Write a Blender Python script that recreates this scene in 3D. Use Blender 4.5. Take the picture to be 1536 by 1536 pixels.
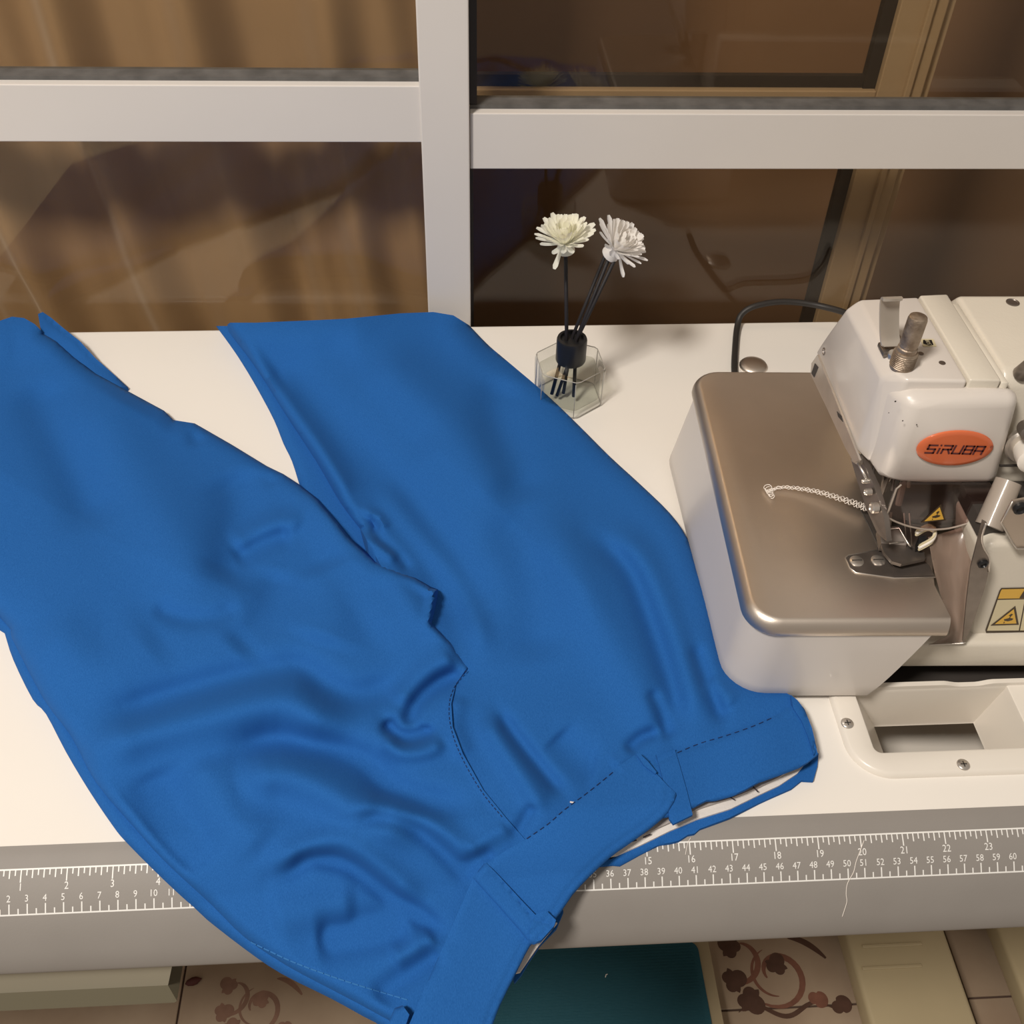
import bpy, bmesh, math, random
import numpy as np
from mathutils import Vector, Matrix, noise
from mathutils.geometry import delaunay_2d_cdt
for o in list(bpy.data.objects): bpy.data.objects.remove(o)
SC = bpy.context.scene
COL = SC.collection
# all builders work in centimetres from the tabletop (z = 0); TOP lifts them to 0.75 m
TOP = 0.75
def W(p): return Vector((p[0]*.01, p[1]*.01, p[2]*.01 + TOP))
# ---------------------------------------------------------------- camera
PITCH, YAW, ROLL, FPX = 0.7810090, 0.0770838, 0.0308441, 1571.04
CAM = np.array([27.49766, -27.23963, 58.08853])
_f = np.array([math.sin(YAW)*math.cos(PITCH), math.cos(YAW)*math.cos(PITCH), -math.sin(PITCH)])
_r0 = np.array([math.cos(YAW), -math.sin(YAW), 0.0]); _u0 = np.cross(_r0, _f)
_c, _s = math.cos(ROLL), math.sin(ROLL)
RT = _c*_r0 + _s*_u0; UP = -_s*_r0 + _c*_u0; FW = _f
cam = bpy.data.objects.new('camera', bpy.data.cameras.new('camera')); COL.objects.link(cam)
m = Matrix(((RT[0], UP[0], -FW[0]), (RT[1], UP[1], -FW[1]), (RT[2], UP[2], -FW[2])))
cam.matrix_world = Matrix.Translation(W(CAM)) @ m.to_4x4()
cam.data.sensor_width = 36; cam.data.lens = FPX/1536*36; cam.data.clip_start = .02
SC.camera = cam
# ---------------------------------------------------------------- light and exposure
SC.view_settings.view_transform = 'Standard'; SC.view_settings.look = 'None'
SC.view_settings.gamma = 1; SC.view_settings.use_curve_mapping = False
SC.view_settings.exposure = 0.0
wd = bpy.data.worlds.new('room_light'); SC.world = wd; wd.use_nodes = True
wd.node_tree.nodes['Background'].inputs[0].default_value = (1.0, .88, .76, 1)
wd.node_tree.nodes['Background'].inputs[1].default_value = 0.30
ld = bpy.data.lights.new('ceiling_lamp', 'AREA'); ld.shape = 'DISK'; ld.size = .38; ld.energy = 46; ld.color = (1.0, .925, .84)
lo = bpy.data.objects.new('ceiling_lamp', ld); COL.objects.link(lo)
lo.location = W((-54, -68, 188)); lo.rotation_euler = (Vector(W((30, 25, 0))) - lo.location).to_track_quat('-Z', 'Y').to_euler()

l2 = bpy.data.lights.new('outer_fill_light', 'POINT'); l2.energy = 2.2; l2.color = (1.0, .72, .40); l2.shadow_soft_size = .12  # unseen fill light added beyond the glass to brighten curtain and outer wall
lo2 = bpy.data.objects.new('outer_fill_light', l2); COL.objects.link(lo2); lo2.location = W((30, 88, 85))

# ---------------------------------------------------------------- picking points of the place
def ray(x, y): return RT*((x-768)/FPX) + UP*(-(y-768)/FPX) + FW
def at(x, y, z=0.0):
    d = ray(x, y); t = (z-CAM[2])/d[2]; return Vector(CAM + t*d)
def atY(x, y, Y):
    d = ray(x, y); t = (Y-CAM[1])/d[1]; return Vector(CAM + t*d)
def atX(x, y, X):
    d = ray(x, y); t = (X-CAM[0])/d[0]; return Vector(CAM + t*d)

# ---------------------------------------------------------------- materials
def mat(name, col, rough=.5, metal=0.0, noise_amt=0, nscale=8, bump=0, bscale=60, spec=.5, coat=0, sheen=0, trans=0, ior=1.45, alpha=1, col2=None, aniso=None):
    m = bpy.data.materials.new(name); m.use_nodes = True
    nt = m.node_tree; b = nt.nodes['Principled BSDF']
    b.inputs['Base Color'].default_value = (*col, 1); b.inputs['Roughness'].default_value = rough
    b.inputs['Metallic'].default_value = metal; b.inputs['Specular IOR Level'].default_value = spec
    b.inputs['Coat Weight'].default_value = coat; b.inputs['Coat Roughness'].default_value = .08
    b.inputs['Sheen Weight'].default_value = sheen; b.inputs['Transmission Weight'].default_value = trans
    b.inputs['IOR'].default_value = ior; b.inputs['Alpha'].default_value = alpha
    tc = nt.nodes.new('ShaderNodeTexCoord')
    if noise_amt or col2:
        n = nt.nodes.new('ShaderNodeTexNoise'); n.inputs['Scale'].default_value = nscale; n.inputs['Detail'].default_value = 5
        nt.links.new(tc.outputs['Object'], n.inputs['Vector'])
        r = nt.nodes.new('ShaderNodeValToRGB'); r.color_ramp.elements[0].position = .3; r.color_ramp.elements[1].position = .7
        c2 = col2 if col2 else tuple(c*(1-noise_amt) for c in col)
        r.color_ramp.elements[0].color = (*c2, 1); r.color_ramp.elements[1].color = (*col, 1)
        nt.links.new(n.outputs['Fac'], r.inputs['Fac']); nt.links.new(r.outputs['Color'], b.inputs['Base Color'])
    if bump:
        n = nt.nodes.new('ShaderNodeTexNoise'); n.inputs['Scale'].default_value = bscale; n.inputs['Detail'].default_value = 3
        nt.links.new(tc.outputs['Object'], n.inputs['Vector'])
        bp = nt.nodes.new('ShaderNodeBump'); bp.inputs['Strength'].default_value = bump; bp.inputs['Distance'].default_value = .001
        nt.links.new(n.outputs['Fac'], bp.inputs['Height']); nt.links.new(bp.outputs['Normal'], b.inputs['Normal'])
    return m
def glass(name, tint, gloss=1.0, rough=.0, ior=1.45):
    m = bpy.data.materials.new(name); m.use_nodes = True; nt = m.node_tree; nt.nodes.clear()
    out = nt.nodes.new('ShaderNodeOutputMaterial'); mx = nt.nodes.new('ShaderNodeMixShader')
    t = nt.nodes.new('ShaderNodeBsdfTransparent'); t.inputs[0].default_value = (*tint, 1)
    g = nt.nodes.new('ShaderNodeBsdfGlossy'); g.inputs['Roughness'].default_value = rough; g.inputs[0].default_value = (gloss, gloss, gloss, 1)
    ge = nt.nodes.new('ShaderNodeNewGeometry'); dp = nt.nodes.new('ShaderNodeVectorMath'); dp.operation = 'DOT_PRODUCT'
    nt.links.new(ge.outputs['Incoming'], dp.inputs[0]); nt.links.new(ge.outputs['Normal'], dp.inputs[1])
    def mth(op, a, b=None):
        n = nt.nodes.new('ShaderNodeMath'); n.operation = op; nt.links.new(a, n.inputs[0])
        if b is not None: n.inputs[1].default_value = b
        return n.outputs[0]
    f0 = ((ior-1)/(ior+1))**2
    ab = mth('ABSOLUTE', dp.outputs['Value']); iv = nt.nodes.new('ShaderNodeMath'); iv.operation = 'SUBTRACT'; iv.inputs[0].default_value = 1; nt.links.new(ab, iv.inputs[1])
    pw = mth('MULTIPLY', mth('POWER', iv.outputs[0], 5), 1-f0); fa = mth('ADD', pw, f0)
    nt.links.new(fa, mx.inputs[0]); nt.links.new(t.outputs[0], mx.inputs[1]); nt.links.new(g.outputs[0], mx.inputs[2])
    nt.links.new(mx.outputs[0], out.inputs[0]); return m
M = {}
M['table'] = mat('white_laminate', (.84, .80, .74), .32, noise_amt=.025, nscale=6)
M['band'] = mat('grey_vinyl', (.265, .245, .225), .62, noise_amt=.05, nscale=30, bump=.06, bscale=900)
M['print'] = mat('white_print', (.80, .79, .76), .5)
M['alu'] = mat('white_painted_aluminium', (.68, .645, .61), .35, noise_amt=.03, nscale=10)
M['gasket'] = mat('grey_gasket', (.13, .125, .12), .7, noise_amt=.4, nscale=60)
M['darkgasket'] = mat('dark_gasket', (.035, .03, .028), .7)
M['pane'] = glass('bronze_window_glass', (.92, .88, .82), .8, .0, 1.42)
M['cream'] = mat('cream_frame_paint', (.42, .33, .22), .5, noise_amt=.1, nscale=10)
M['enamel'] = mat('cream_machine_enamel', (.66, .61, .52), .36, noise_amt=.04, nscale=20, bump=.12, bscale=500, coat=.15)
M['enamel_white'] = mat('white_machine_enamel', (.66, .61, .56), .3, noise_amt=.02, nscale=25, coat=.3)
M['plastic'] = mat('white_plastic', (.77, .72, .645), .3, noise_amt=.03, nscale=12, coat=.1)
M['steel'] = mat('brushed_steel', (.74, .66, .58), .42, metal=1, noise_amt=.10, nscale=14, bump=.06, bscale=1200)
M['chrome'] = mat('bright_steel', (.74, .69, .63), .3, metal=.85, noise_amt=.15, nscale=60)
M['darksteel'] = mat('dark_steel', (.32, .28, .25), .36, metal=.85, noise_amt=.3, nscale=60)
M['worn'] = mat('worn_plated_steel', (.52, .43, .34), .5, metal=.85, col2=(.24, .18, .13), nscale=140, bump=.5, bscale=400)
M['leverm'] = mat('satin_nickel', (.66, .60, .52), .38, metal=.6, noise_amt=.08, nscale=40)
M['black'] = mat('black_plastic', (.012, .012, .013), .35)
M['cable'] = mat('black_rubber', (.025, .022, .020), .5)
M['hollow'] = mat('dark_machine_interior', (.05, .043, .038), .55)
M['orange'] = mat('orange_badge', (.66, .15, .055), .28, coat=.5)
M['badgetext'] = mat('badge_lettering', (.10, .025, .03), .4)
M['yellow'] = mat('warning_yellow', (.72, .43, .06), .45)
M['labelwhite'] = mat('label_pale', (.66, .58, .38), .45)
M['signblack'] = mat('sign_black', (.05, .03, .015), .45)
M['tint'] = glass('smoky_guard_plastic', (.80, .70, .68), 1.0, .08, 1.6)
M['tubeplastic'] = mat('milky_tube_plastic', (.50, .43, .36), .45, trans=.3, coat=.3)
M['brownplastic'] = mat('smoky_chip_deflector', (.46, .34, .27), .3, alpha=.72, coat=.4)
M['petal'] = mat('white_sola_petal', (.96, .95, .84), .7, sheen=.2)
M['petal2'] = mat('white_wood_petal', (.95, .93, .90), .7, sheen=.2)
for _k in ('petal', 'petal2'):
    _nt = M[_k].node_tree; _b = _nt.nodes['Principled BSDF']; _o = _nt.nodes['Material Output']
    _t = _nt.nodes.new('ShaderNodeBsdfTranslucent'); _t.inputs[0].default_value = _b.inputs['Base Color'].default_value
    _x = _nt.nodes.new('ShaderNodeMixShader'); _x.inputs[0].default_value = .45
    _nt.links.new(_b.outputs[0], _x.inputs[1]); _nt.links.new(_t.outputs[0], _x.inputs[2]); _nt.links.new(_x.outputs[0], _o.inputs[0])
M['reed'] = mat('black_reed', (.012, .010, .012), .6)
M['bottleglass'] = glass('clear_bottle_glass', (.97, .975, .965), 1.0, .0, 1.5)
M['liquid'] = glass('clear_fragrance_oil', (.88, .885, .86), .7, .02, 1.25)
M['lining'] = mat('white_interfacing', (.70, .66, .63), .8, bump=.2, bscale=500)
M['liningshade'] = mat('greyer_lining', (.42, .38, .36), .85, bump=.2, bscale=500)  # lining in a darker, greyer tone
M['thread'] = mat('white_thread', (.82, .76, .70), .8)
M['stitch'] = mat('navy_thread', (.004, .02, .09), .8)
M['ink'] = mat('pen_marks', (.03, .02, .03), .8)
M['teal'] = mat('teal_rubber_mat', (.012, .085, .115), .75, noise_amt=.15, nscale=12, bump=.6, bscale=500)
M['pedalframe'] = mat('beige_pedal_frame', (.42, .34, .21), .55, noise_amt=.1, nscale=20)
M['leg'] = mat('beige_painted_steel', (.50, .41, .25), .45, noise_amt=.08, nscale=10)
M['olive'] = mat('pale_grey_green_steel', (.40, .375, .29), .55, noise_amt=.05, nscale=14)
M['olivedark'] = mat('olive_lip', (.13, .115, .075), .55)
M['grout'] = mat('brown_grout', (.10, .06, .045), .9)
M['tile'] = mat('glazed_beige_tile', (.45, .35, .25), .4, col2=(.34, .245, .17), nscale=9)
M['ornament'] = mat('brown_tile_print', (.115, .060, .042), .4, noise_amt=.3, nscale=60)
M['ornamentred'] = mat('rust_tile_print', (.24, .105, .07), .4, noise_amt=.3, nscale=60)
M['husk'] = mat('dark_red_husk', (.09, .025, .02), .7)
M['wall'] = mat('brown_wall', (.30, .20, .12), .8, noise_amt=.2, nscale=3)

def blue_mat():
    m = mat('royal_blue_cotton', (.010, .112, .41), .9, sheen=.04, spec=.10)
    nt = m.node_tree; b = nt.nodes['Principled BSDF']
    b.inputs['Sheen Tint'].default_value = (.35, .6, 1, 1); b.inputs['Sheen Roughness'].default_value = .4
    tc = nt.nodes.new('ShaderNodeTexCoord')
    n = nt.nodes.new('ShaderNodeTexNoise'); n.inputs['Scale'].default_value = 2200; n.inputs['Detail'].default_value = 2
    mp = nt.nodes.new('ShaderNodeMapping'); mp.inputs['Scale'].default_value = (1, .35, 1); mp.inputs['Rotation'].default_value = (0, 0, .7)
    nt.links.new(tc.outputs['Object'], mp.inputs[0]); nt.links.new(mp.outputs[0], n.inputs['Vector'])
    r = nt.nodes.new('ShaderNodeValToRGB')
    r.color_ramp.elements[0].position = .3; r.color_ramp.elements[0].color = (.014, .095, .325, 1)
    r.color_ramp.elements[1].position = .7; r.color_ramp.elements[1].color = (.021, .122, .395, 1)
    nt.links.new(n.outputs['Fac'], r.inputs[0]); nt.links.new(r.outputs[0], b.inputs['Base Color'])
    bp = nt.nodes.new('ShaderNodeBump'); bp.inputs['Strength'].default_value = .25; bp.inputs['Distance'].default_value = .0004
    nt.links.new(n.outputs['Fac'], bp.inputs['Height']); nt.links.new(bp.outputs[0], b.inputs['Normal'])
    return m
M['blue'] = blue_mat()
def curtain_mat():
    m = mat('gold_brown_curtain_cloth', (.41, .30, .185), .6, sheen=.3, col2=(.34, .24, .14), nscale=3)
    return m
M['curtain'] = curtain_mat()

# ---------------------------------------------------------------- object helpers
def thing(name, base, label=None, cat=None, group=None, kind=None):
    o = bpy.data.objects.new(name, None); COL.objects.link(o); o.location = W(base); o.empty_display_size = .02
    if label: o['label'] = label
    if cat: o['category'] = cat
    if group: o['group'] = group
    if kind: o['kind'] = kind
    o['_b'] = list(base); return o
def base_of(o):
    while o.parent: o = o.parent
    return Vector(o['_b']) if '_b' in o else Vector((0, 0, 0))
def obj(name, bm, m, parent=None, base=None, label=None, cat=None, group=None, kind=None, smooth=None):
    """bm is in tabletop centimetres"""
    b = base_of(parent) if parent else Vector(base if base is not None else (0, 0, 0))
    me = bpy.data.meshes.new(name)
    if isinstance(bm, bmesh.types.BMesh):
        for v in bm.verts: v.co = (v.co - b)*.01
        bmesh.ops.recalc_face_normals(bm, faces=bm.faces) if smooth != 'keep' else None
        bm.to_mesh(me); bm.free()
    else:
        vs, fs = bm; me.from_pydata([tuple((Vector(v)-b)*.01) for v in vs], [], fs); me.update()
    for mm in (m if isinstance(m, (list, tuple)) else [m]): me.materials.append(mm)
    o = bpy.data.objects.new(name, me); COL.objects.link(o)
    if parent: o.parent = parent
    else: o.location = W(b); o['_b'] = list(b)
    if smooth == 'all' or smooth == 'keep':
        for p in me.polygons: p.use_smooth = True
    elif smooth:
        for p in me.polygons: p.use_smooth = True
        me.set_sharp_from_angle(angle=math.radians(smooth))
    if label: o['label'] = label
    if cat: o['category'] = cat
    if group: o['group'] = group
    if kind: o['kind'] = kind
    return o
def box(bm, a, b, bev=0, seg=2):
    (x0, y0, z0), (x1, y1, z1) = a, b
    vs = [bm.verts.new(p) for p in ((x0,y0,z0),(x1,y0,z0),(x1,y1,z0),(x0,y1,z0),(x0,y0,z1),(x1,y0,z1),(x1,y1,z1),(x0,y1,z1))]
    fs = [bm.faces.new([vs[i] for i in f]) for f in ((0,3,2,1),(4,5,6,7),(0,1,5,4),(1,2,6,5),(2,3,7,6),(3,0,4,7))]
    if bev: bmesh.ops.bevel(bm, geom=list({e for f in fs for e in f.edges}), offset=bev, segments=seg, affect='EDGES', profile=.5)
    return bm
def Box(a, b, bev=0, seg=2): return box(bmesh.new(), a, b, bev, seg)
def hull(pts, bev=0, seg=3):
    bm = bmesh.new(); vs = [bm.verts.new(p) for p in pts]
    r = bmesh.ops.convex_hull(bm, input=vs)
    bmesh.ops.delete(bm, geom=[v for v in bm.verts if not v.link_faces], context='VERTS')
    bmesh.ops.dissolve_limit(bm, angle_limit=math.radians(6), verts=bm.verts, edges=bm.edges)
    bmesh.ops.recalc_face_normals(bm, faces=bm.faces)
    if bev: bmesh.ops.bevel(bm, geom=list(bm.edges), offset=bev, segments=seg, affect='EDGES', profile=.5, clamp_overlap=True)
    return bm
def tube(bm, pts, r, n=8, cap=True):
    pts = [Vector(p) for p in pts]; rings = []; up = None
    for i, p in enumerate(pts):
        t = (pts[min(i+1, len(pts)-1)] - pts[max(i-1, 0)]).normalized()
        if up is None: up = t.orthogonal().normalized()
        else: up = (up - t*up.dot(t)).normalized()
        s = t.cross(up); rr = r[i] if isinstance(r, (list, tuple)) else r
        rings.append([bm.verts.new(p + (up*math.cos(2*math.pi*k/n) + s*math.sin(2*math.pi*k/n))*rr) for k in range(n)])
    for a, b in zip(rings, rings[1:]):
        for k in range(n): bm.faces.new((a[k], a[(k+1) % n], b[(k+1) % n], b[k]))
    if cap: bm.faces.new(rings[0][::-1]); bm.faces.new(rings[-1])
    return bm
def Tube(pts, r, n=8): return tube(bmesh.new(), pts, r, n)
def spline(pts, k=8):
    pts = [Vector(p) for p in pts]; q = [2*pts[0]-pts[1]] + pts + [2*pts[-1]-pts[-2]]; out = []
    for i in range(1, len(q)-2):
        for j in range(k):
            t = j/k; a, b, c, d = q[i-1], q[i], q[i+1], q[i+2]
            out.append(.5*((2*b) + (c-a)*t + (2*a-5*b+4*c-d)*t*t + (3*b-a-3*c+d)*t**3))
    out.append(pts[-1]); return out
def prism(bm, poly, d, mi=0):
    """polygon of 3D points, thickened by vector d"""
    d = Vector(d); a = [bm.verts.new(p) for p in poly]; b = [bm.verts.new(Vector(p)+d) for p in poly]; n = len(a)
    fs = [bm.faces.new(a[::-1]), bm.faces.new(b)]
    for i in range(n): fs.append(bm.faces.new((a[i], a[(i+1) % n], b[(i+1) % n], b[i])))
    for f in fs: f.material_index = mi
    return bm
def Prism(poly, d): return prism(bmesh.new(), poly, d)
def lathe(bm, o, axis, prof, n=24):
    """prof: (radius, height along axis)"""
    axis = Vector(axis).normalized(); u = axis.orthogonal().normalized(); w = axis.cross(u); o = Vector(o); rings = []
    for r, h in prof:
        rings.append([bm.verts.new(o + axis*h + (u*math.cos(2*math.pi*k/n)+w*math.sin(2*math.pi*k/n))*max(r, 1e-4)) for k in range(n)])
    for a, b in zip(rings, rings[1:]):
        for k in range(n): bm.faces.new((a[k], a[(k+1) % n], b[(k+1) % n], b[k]))
    bm.faces.new(rings[0][::-1]); bm.faces.new(rings[-1]); return bm
def Lathe(o, axis, prof, n=24): return lathe(bmesh.new(), o, axis, prof, n)
def text_mesh(s, size, xdir, ydir, centre, bm, shear=0, mi=0, squash=1.0, lift=.0):
    """text as flat print, centred; xdir/ydir are unit vectors in the surface"""
    cu = bpy.data.curves.new('t', 'FONT'); cu.body = s; cu.size = size; cu.align_x = 'CENTER'; cu.align_y = 'CENTER'; cu.resolution_u = 2; cu.shear = shear
    to = bpy.data.objects.new('t', cu); COL.objects.link(to)
    me = bpy.data.meshes.new_from_object(to.evaluated_get(bpy.context.evaluated_depsgraph_get()))
    X, Y, c = Vector(xdir), Vector(ydir), Vector(centre)
    vs = [bm.verts.new(c + X*v.co.x*squash + Y*v.co.y) for v in me.vertices]
    for p in me.polygons:
        try: bm.faces.new([vs[i] for i in p.vertices]).material_index = mi
        except ValueError: pass
    bpy.data.objects.remove(to); bpy.data.curves.remove(cu); bpy.data.meshes.remove(me)

# ================================================================= SETTING
FZ = -75.0
fl = thing('floor', (40, 20, FZ), kind='structure')
obj('grout_bed', Box((-140, -160, FZ-3), (200, 64, FZ-.35)), M['grout'], fl)
TS = 32.3
def rr_tile(x0, y0, x1, y1):
    return Box((x0+.12, y0+.12, FZ-.4), (x1-.12, y1-.12, FZ), .08, 1)
for i in range(-4, 6):
    for j in range(-5, 2):
        x0 = -7.3 + i*TS; y0 = 19.2 + j*TS
        if y0 > 40: continue
        obj('tile', rr_tile(x0, y0, x0+TS, min(y0+TS, 63)), M['tile'], fl)
# printed ornament of the tiles: flat scrolls and leaves
def flat_poly(bm, pts, z, mi=0):
    f = bm.faces.new([bm.verts.new((p[0], p[1], z)) for p in pts]); f.material_index = mi
def stroke(bm, pts, w, z, mi=0):
    P = [Vector((p[0], p[1], 0)) for p in pts]; n = len(P); prev = None
    for i, p in enumerate(P):
        t = (P[min(i+1, n-1)] - P[max(i-1, 0)]).normalized(); s = Vector((-t.y, t.x, 0)); k = w*math.sin(math.pi*(i+.35)/(n+.2))**.6*.5
        a, b = bm.verts.new((p.x+s.x*k, p.y+s.y*k, z)), bm.verts.new((p.x-s.x*k, p.y-s.y*k, z))
        if prev: bm.faces.new((prev[0], a, b, prev[1])).material_index = mi
        prev = (a, b)
def leafblob(bm, c, r, ang, z, lobes=3, mi=0):
    pts = []
    for k in range(30):
        a = 2*math.pi*k/30; q = r*(.62+.38*abs(math.cos(a*lobes/2)))*(1.25 if math.cos(a) > 0 else .9)
        pts.append((c[0]+q*math.cos(a+ang), c[1]+q*math.sin(a+ang)))
    cc = bm.verts.new((c[0], c[1], z)); vs = [bm.verts.new((p[0], p[1], z)) for p in pts]
    for k in range(30): bm.faces.new((cc, vs[k], vs[(k+1) % 30])).material_index = mi
def ornament(cx, cy, s, z, faint=False):
    bm = bmesh.new()
    def sp(c, r0, r1, a0, a1, n=26): return [(c[0]+(r0+(r1-r0)*k/n)*math.cos(a0+(a1-a0)*k/n), c[1]+(r0+(r1-r0)*k/n)*math.sin(a0+(a1-a0)*k/n)) for k in range(n+1)]
    stroke(bm, sp((cx, cy), 5.2*s, 1.6*s, -2.4, 3.4), 1.0*s, z, 1)
    stroke(bm, sp((cx, cy), 4.1*s, 3.2*s, 1.9, 4.6), .5*s, z, 1)
    stroke(bm, sp((cx-5.5*s, cy+3*s), 4.4*s, 2.2*s, -2.2, 1.2), .9*s, z+.002, 1)
    leafblob(bm, (cx+.2*s, cy+1.3*s), 1.7*s, 1.2, z+.004, 3, 0)
    leafblob(bm, (cx-6.2*s, cy+4.4*s), 1.8*s, 2.4, z+.004, 3, 0)
    leafblob(bm, (cx-7.0*s, cy-.6*s), 1.9*s, .3, z+.004, 3, 0)
    leafblob(bm, (cx-5.0*s, cy-3.4*s), 2.1*s, -.8, z+.006, 3, 0)
    leafblob(bm, (cx+5.2*s, cy-3.8*s), 1.4*s, -.3, z+.004, 2, 1)
    leafblob(bm, (cx+8.5*s, cy-5.0*s), 1.5*s, .4, z+.004, 2, 0)
    stroke(bm, [(cx-7*s+k*.5*s, cy-5.2*s+.9*s*math.sin(k*.33)) for k in range(30)], .7*s, z+.002, 0)
    stroke(bm, [(cx+3*s+k*.35*s, cy+5.5*s-.05*s*k*k*.3) for k in range(16)], 1.0*s, z+.002, 0)
    return bm
c1 = at(1165, 1462, FZ+.02)
obj('tile_print', ornament(c1.x, c1.y, .82, FZ+.02), [M['ornament'], M['ornamentred']], fl, smooth='keep')
c2 = at(388, 1512, FZ+.02)
M['ornamentfaint'] = mat('faded_tile_print', (.30, .17, .12), .4, noise_amt=.3, nscale=50)
obj('tile_print', ornament(c2.x, c2.y, .62, FZ+.02), [M['ornamentfaint'], M['ornamentfaint']], fl, smooth='keep')

# wall below and around the window (rotated a little against the table)
WY, WA = 58.71, -0.0129
def wp(x, y, z):
    """window frame coordinates: x along the window, y depth away from the room"""
    c, s = math.cos(WA), math.sin(WA); return Vector((x*c - y*s, WY + x*s + y*c, z))
def wbox(a, b, bev=0, bm=None):
    bm = bm or bmesh.new(); b2 = bmesh.new(); box(b2, a, b, bev)
    for v in b2.verts: v.co = wp(*v.co)
    me = bpy.data.meshes.new('x'); b2.to_mesh(me); b2.free(); bm.from_mesh(me); bpy.data.meshes.remove(me); return bm
obj('wall_back', wbox((-130, 1, FZ), (190, 9, -14)), M['wall'], base=(30, 60, FZ), kind='structure')
wn = thing('window_1', (30, WY, -14), kind='structure')
obj('mullion', wbox((25.45, -1.2, -14), (29.5, 2.4, 95), .12), M['alu'], wn)
def sash(x0, x1, zt, zb, yoff, mull_gap):
    obj('rail', wbox((x0, -.9+yoff, zb), (x1, 1.0+yoff, zt), .08), M['alu'], wn)
    g = bmesh.new(); wbox((x0, .0+yoff, zt-.05), (x1, 1.9+yoff, zt+.32), 0, g)
    obj('gasket', g, M['gasket'], wn)
    obj('glass_pane', wbox((x0-.4, 1.5+yoff, zt), (x1, 1.9+yoff, 95)), M['pane'], wn)
    obj('glass_pane', wbox((x0-.4, .2+yoff, -14), (x1, .6+yoff, zb+.3)), M['pane'], wn)
    obj('rail', wbox((x0, -.9+yoff, -14), (x1, 1.0+yoff, -9), .08), M['alu'], wn)
sash(-110, 25.6, 22.7, 17.95, 0, 0)
sash(29.55, 170, 20.35, 15.45, .25, 0)
obj('gasket', wbox((29.5, .3, 20.7), (30.15, 2.4, 95)), M['darkgasket'], wn, smooth=None)
obj('gasket', wbox((29.5, .2, -14), (29.8, .6, 15.4)), M['darkgasket'], wn)
sb = bmesh.new()
for px, py, zz in ((948, 231, 0), (1107, 186, 0)):
    p = atY(px, py, WY-.55); lathe(sb, p, (0, -1, 0), [(.16, -.05), (.16, .05), (.05, .07)], 12)
obj('rivet', sb, M['alu'], wn)
# sash reflection in the right-hand glass, built as a frame added behind it
w2 = thing('sash_reflection', (70, 71, -14), kind='structure')
def w2box(a, b, bev=0): return wbox(a, b, bev)
obj('gasket', w2box((66.8, 11.4, -30), (68.0, 12.4, 95)), M['darkgasket'], w2)
obj('stile', w2box((68.0, 10.6, -30), (72.3, 13.0, 95), .1), M['cream'], w2)
obj('stile_edge', w2box((70.4, 10.1, -30), (71.0, 10.7, 95), .1), M['cream'], w2)
obj('stile_edge', w2box((72.3, 11.4, -30), (73.3, 12.6, 95), .1), M['cream'], w2)
obj('lower_rail', w2box((29, 10.8, 15.9), (68.0, 12.6, 17.5), .1), M['cream'], w2)
obj('gasket', w2box((29, 11.6, 17.5), (66.8, 12.3, 18.6)), M['darkgasket'], w2)
M['outerdark'] = mat('dusky_brown_balcony_wall', (.30, .19, .115), .8, noise_amt=.35, nscale=2.2)
obj('wall_outer', wbox((-130, 40, -90), (220, 44, 110)), M['outerdark'], base=(30, 100, -75), kind='structure')
obj('floor_outer', wbox((-130, 9, -90), (220, 40, -86)), M['outerdark'], base=(30, 80, -86), kind='structure')

# curtain beyond the left-hand glass
def curtain():
    rnd = random.Random(5); vs = []; fs = []; nx, nz = 260, 40
    x0, x1 = -70, 27.5
    for i in range(nx+1):
        x = x0 + (x1-x0)*i/nx
        for k in range(nz+1):
            z = -80 + 190*k/nz; sway = .9*math.sin(z*.045+1.3)+.02*z
            q = x + sway + 1.5*math.sin(z*.03)
            y = 9 + 1.5*math.sin(q*.52+1.1*math.sin(q*.13)) + .8*math.sin(q*1.13+.7+.04*z) + .5*noise.noise(Vector((q*.25, z*.03, 1)))*3
            # soft horizontal sag folds
            y += .5*math.sin(z*.28+q*.18)*math.exp(-((z-6)/14)**2)
            vs.append(wp(x, y, z))
    for i in range(nx):
        for k in range(nz):
            a = i*(nz+1)+k; fs.append((a, a+nz+1, a+nz+2, a+1))
    o = obj('curtain', (vs, fs), M['curtain'], base=(-10, 68, -80), smooth='all',
            label='golden brown curtain hanging in soft folds behind the left-hand window glass', cat='curtain')
    return o
curtain()

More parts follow.
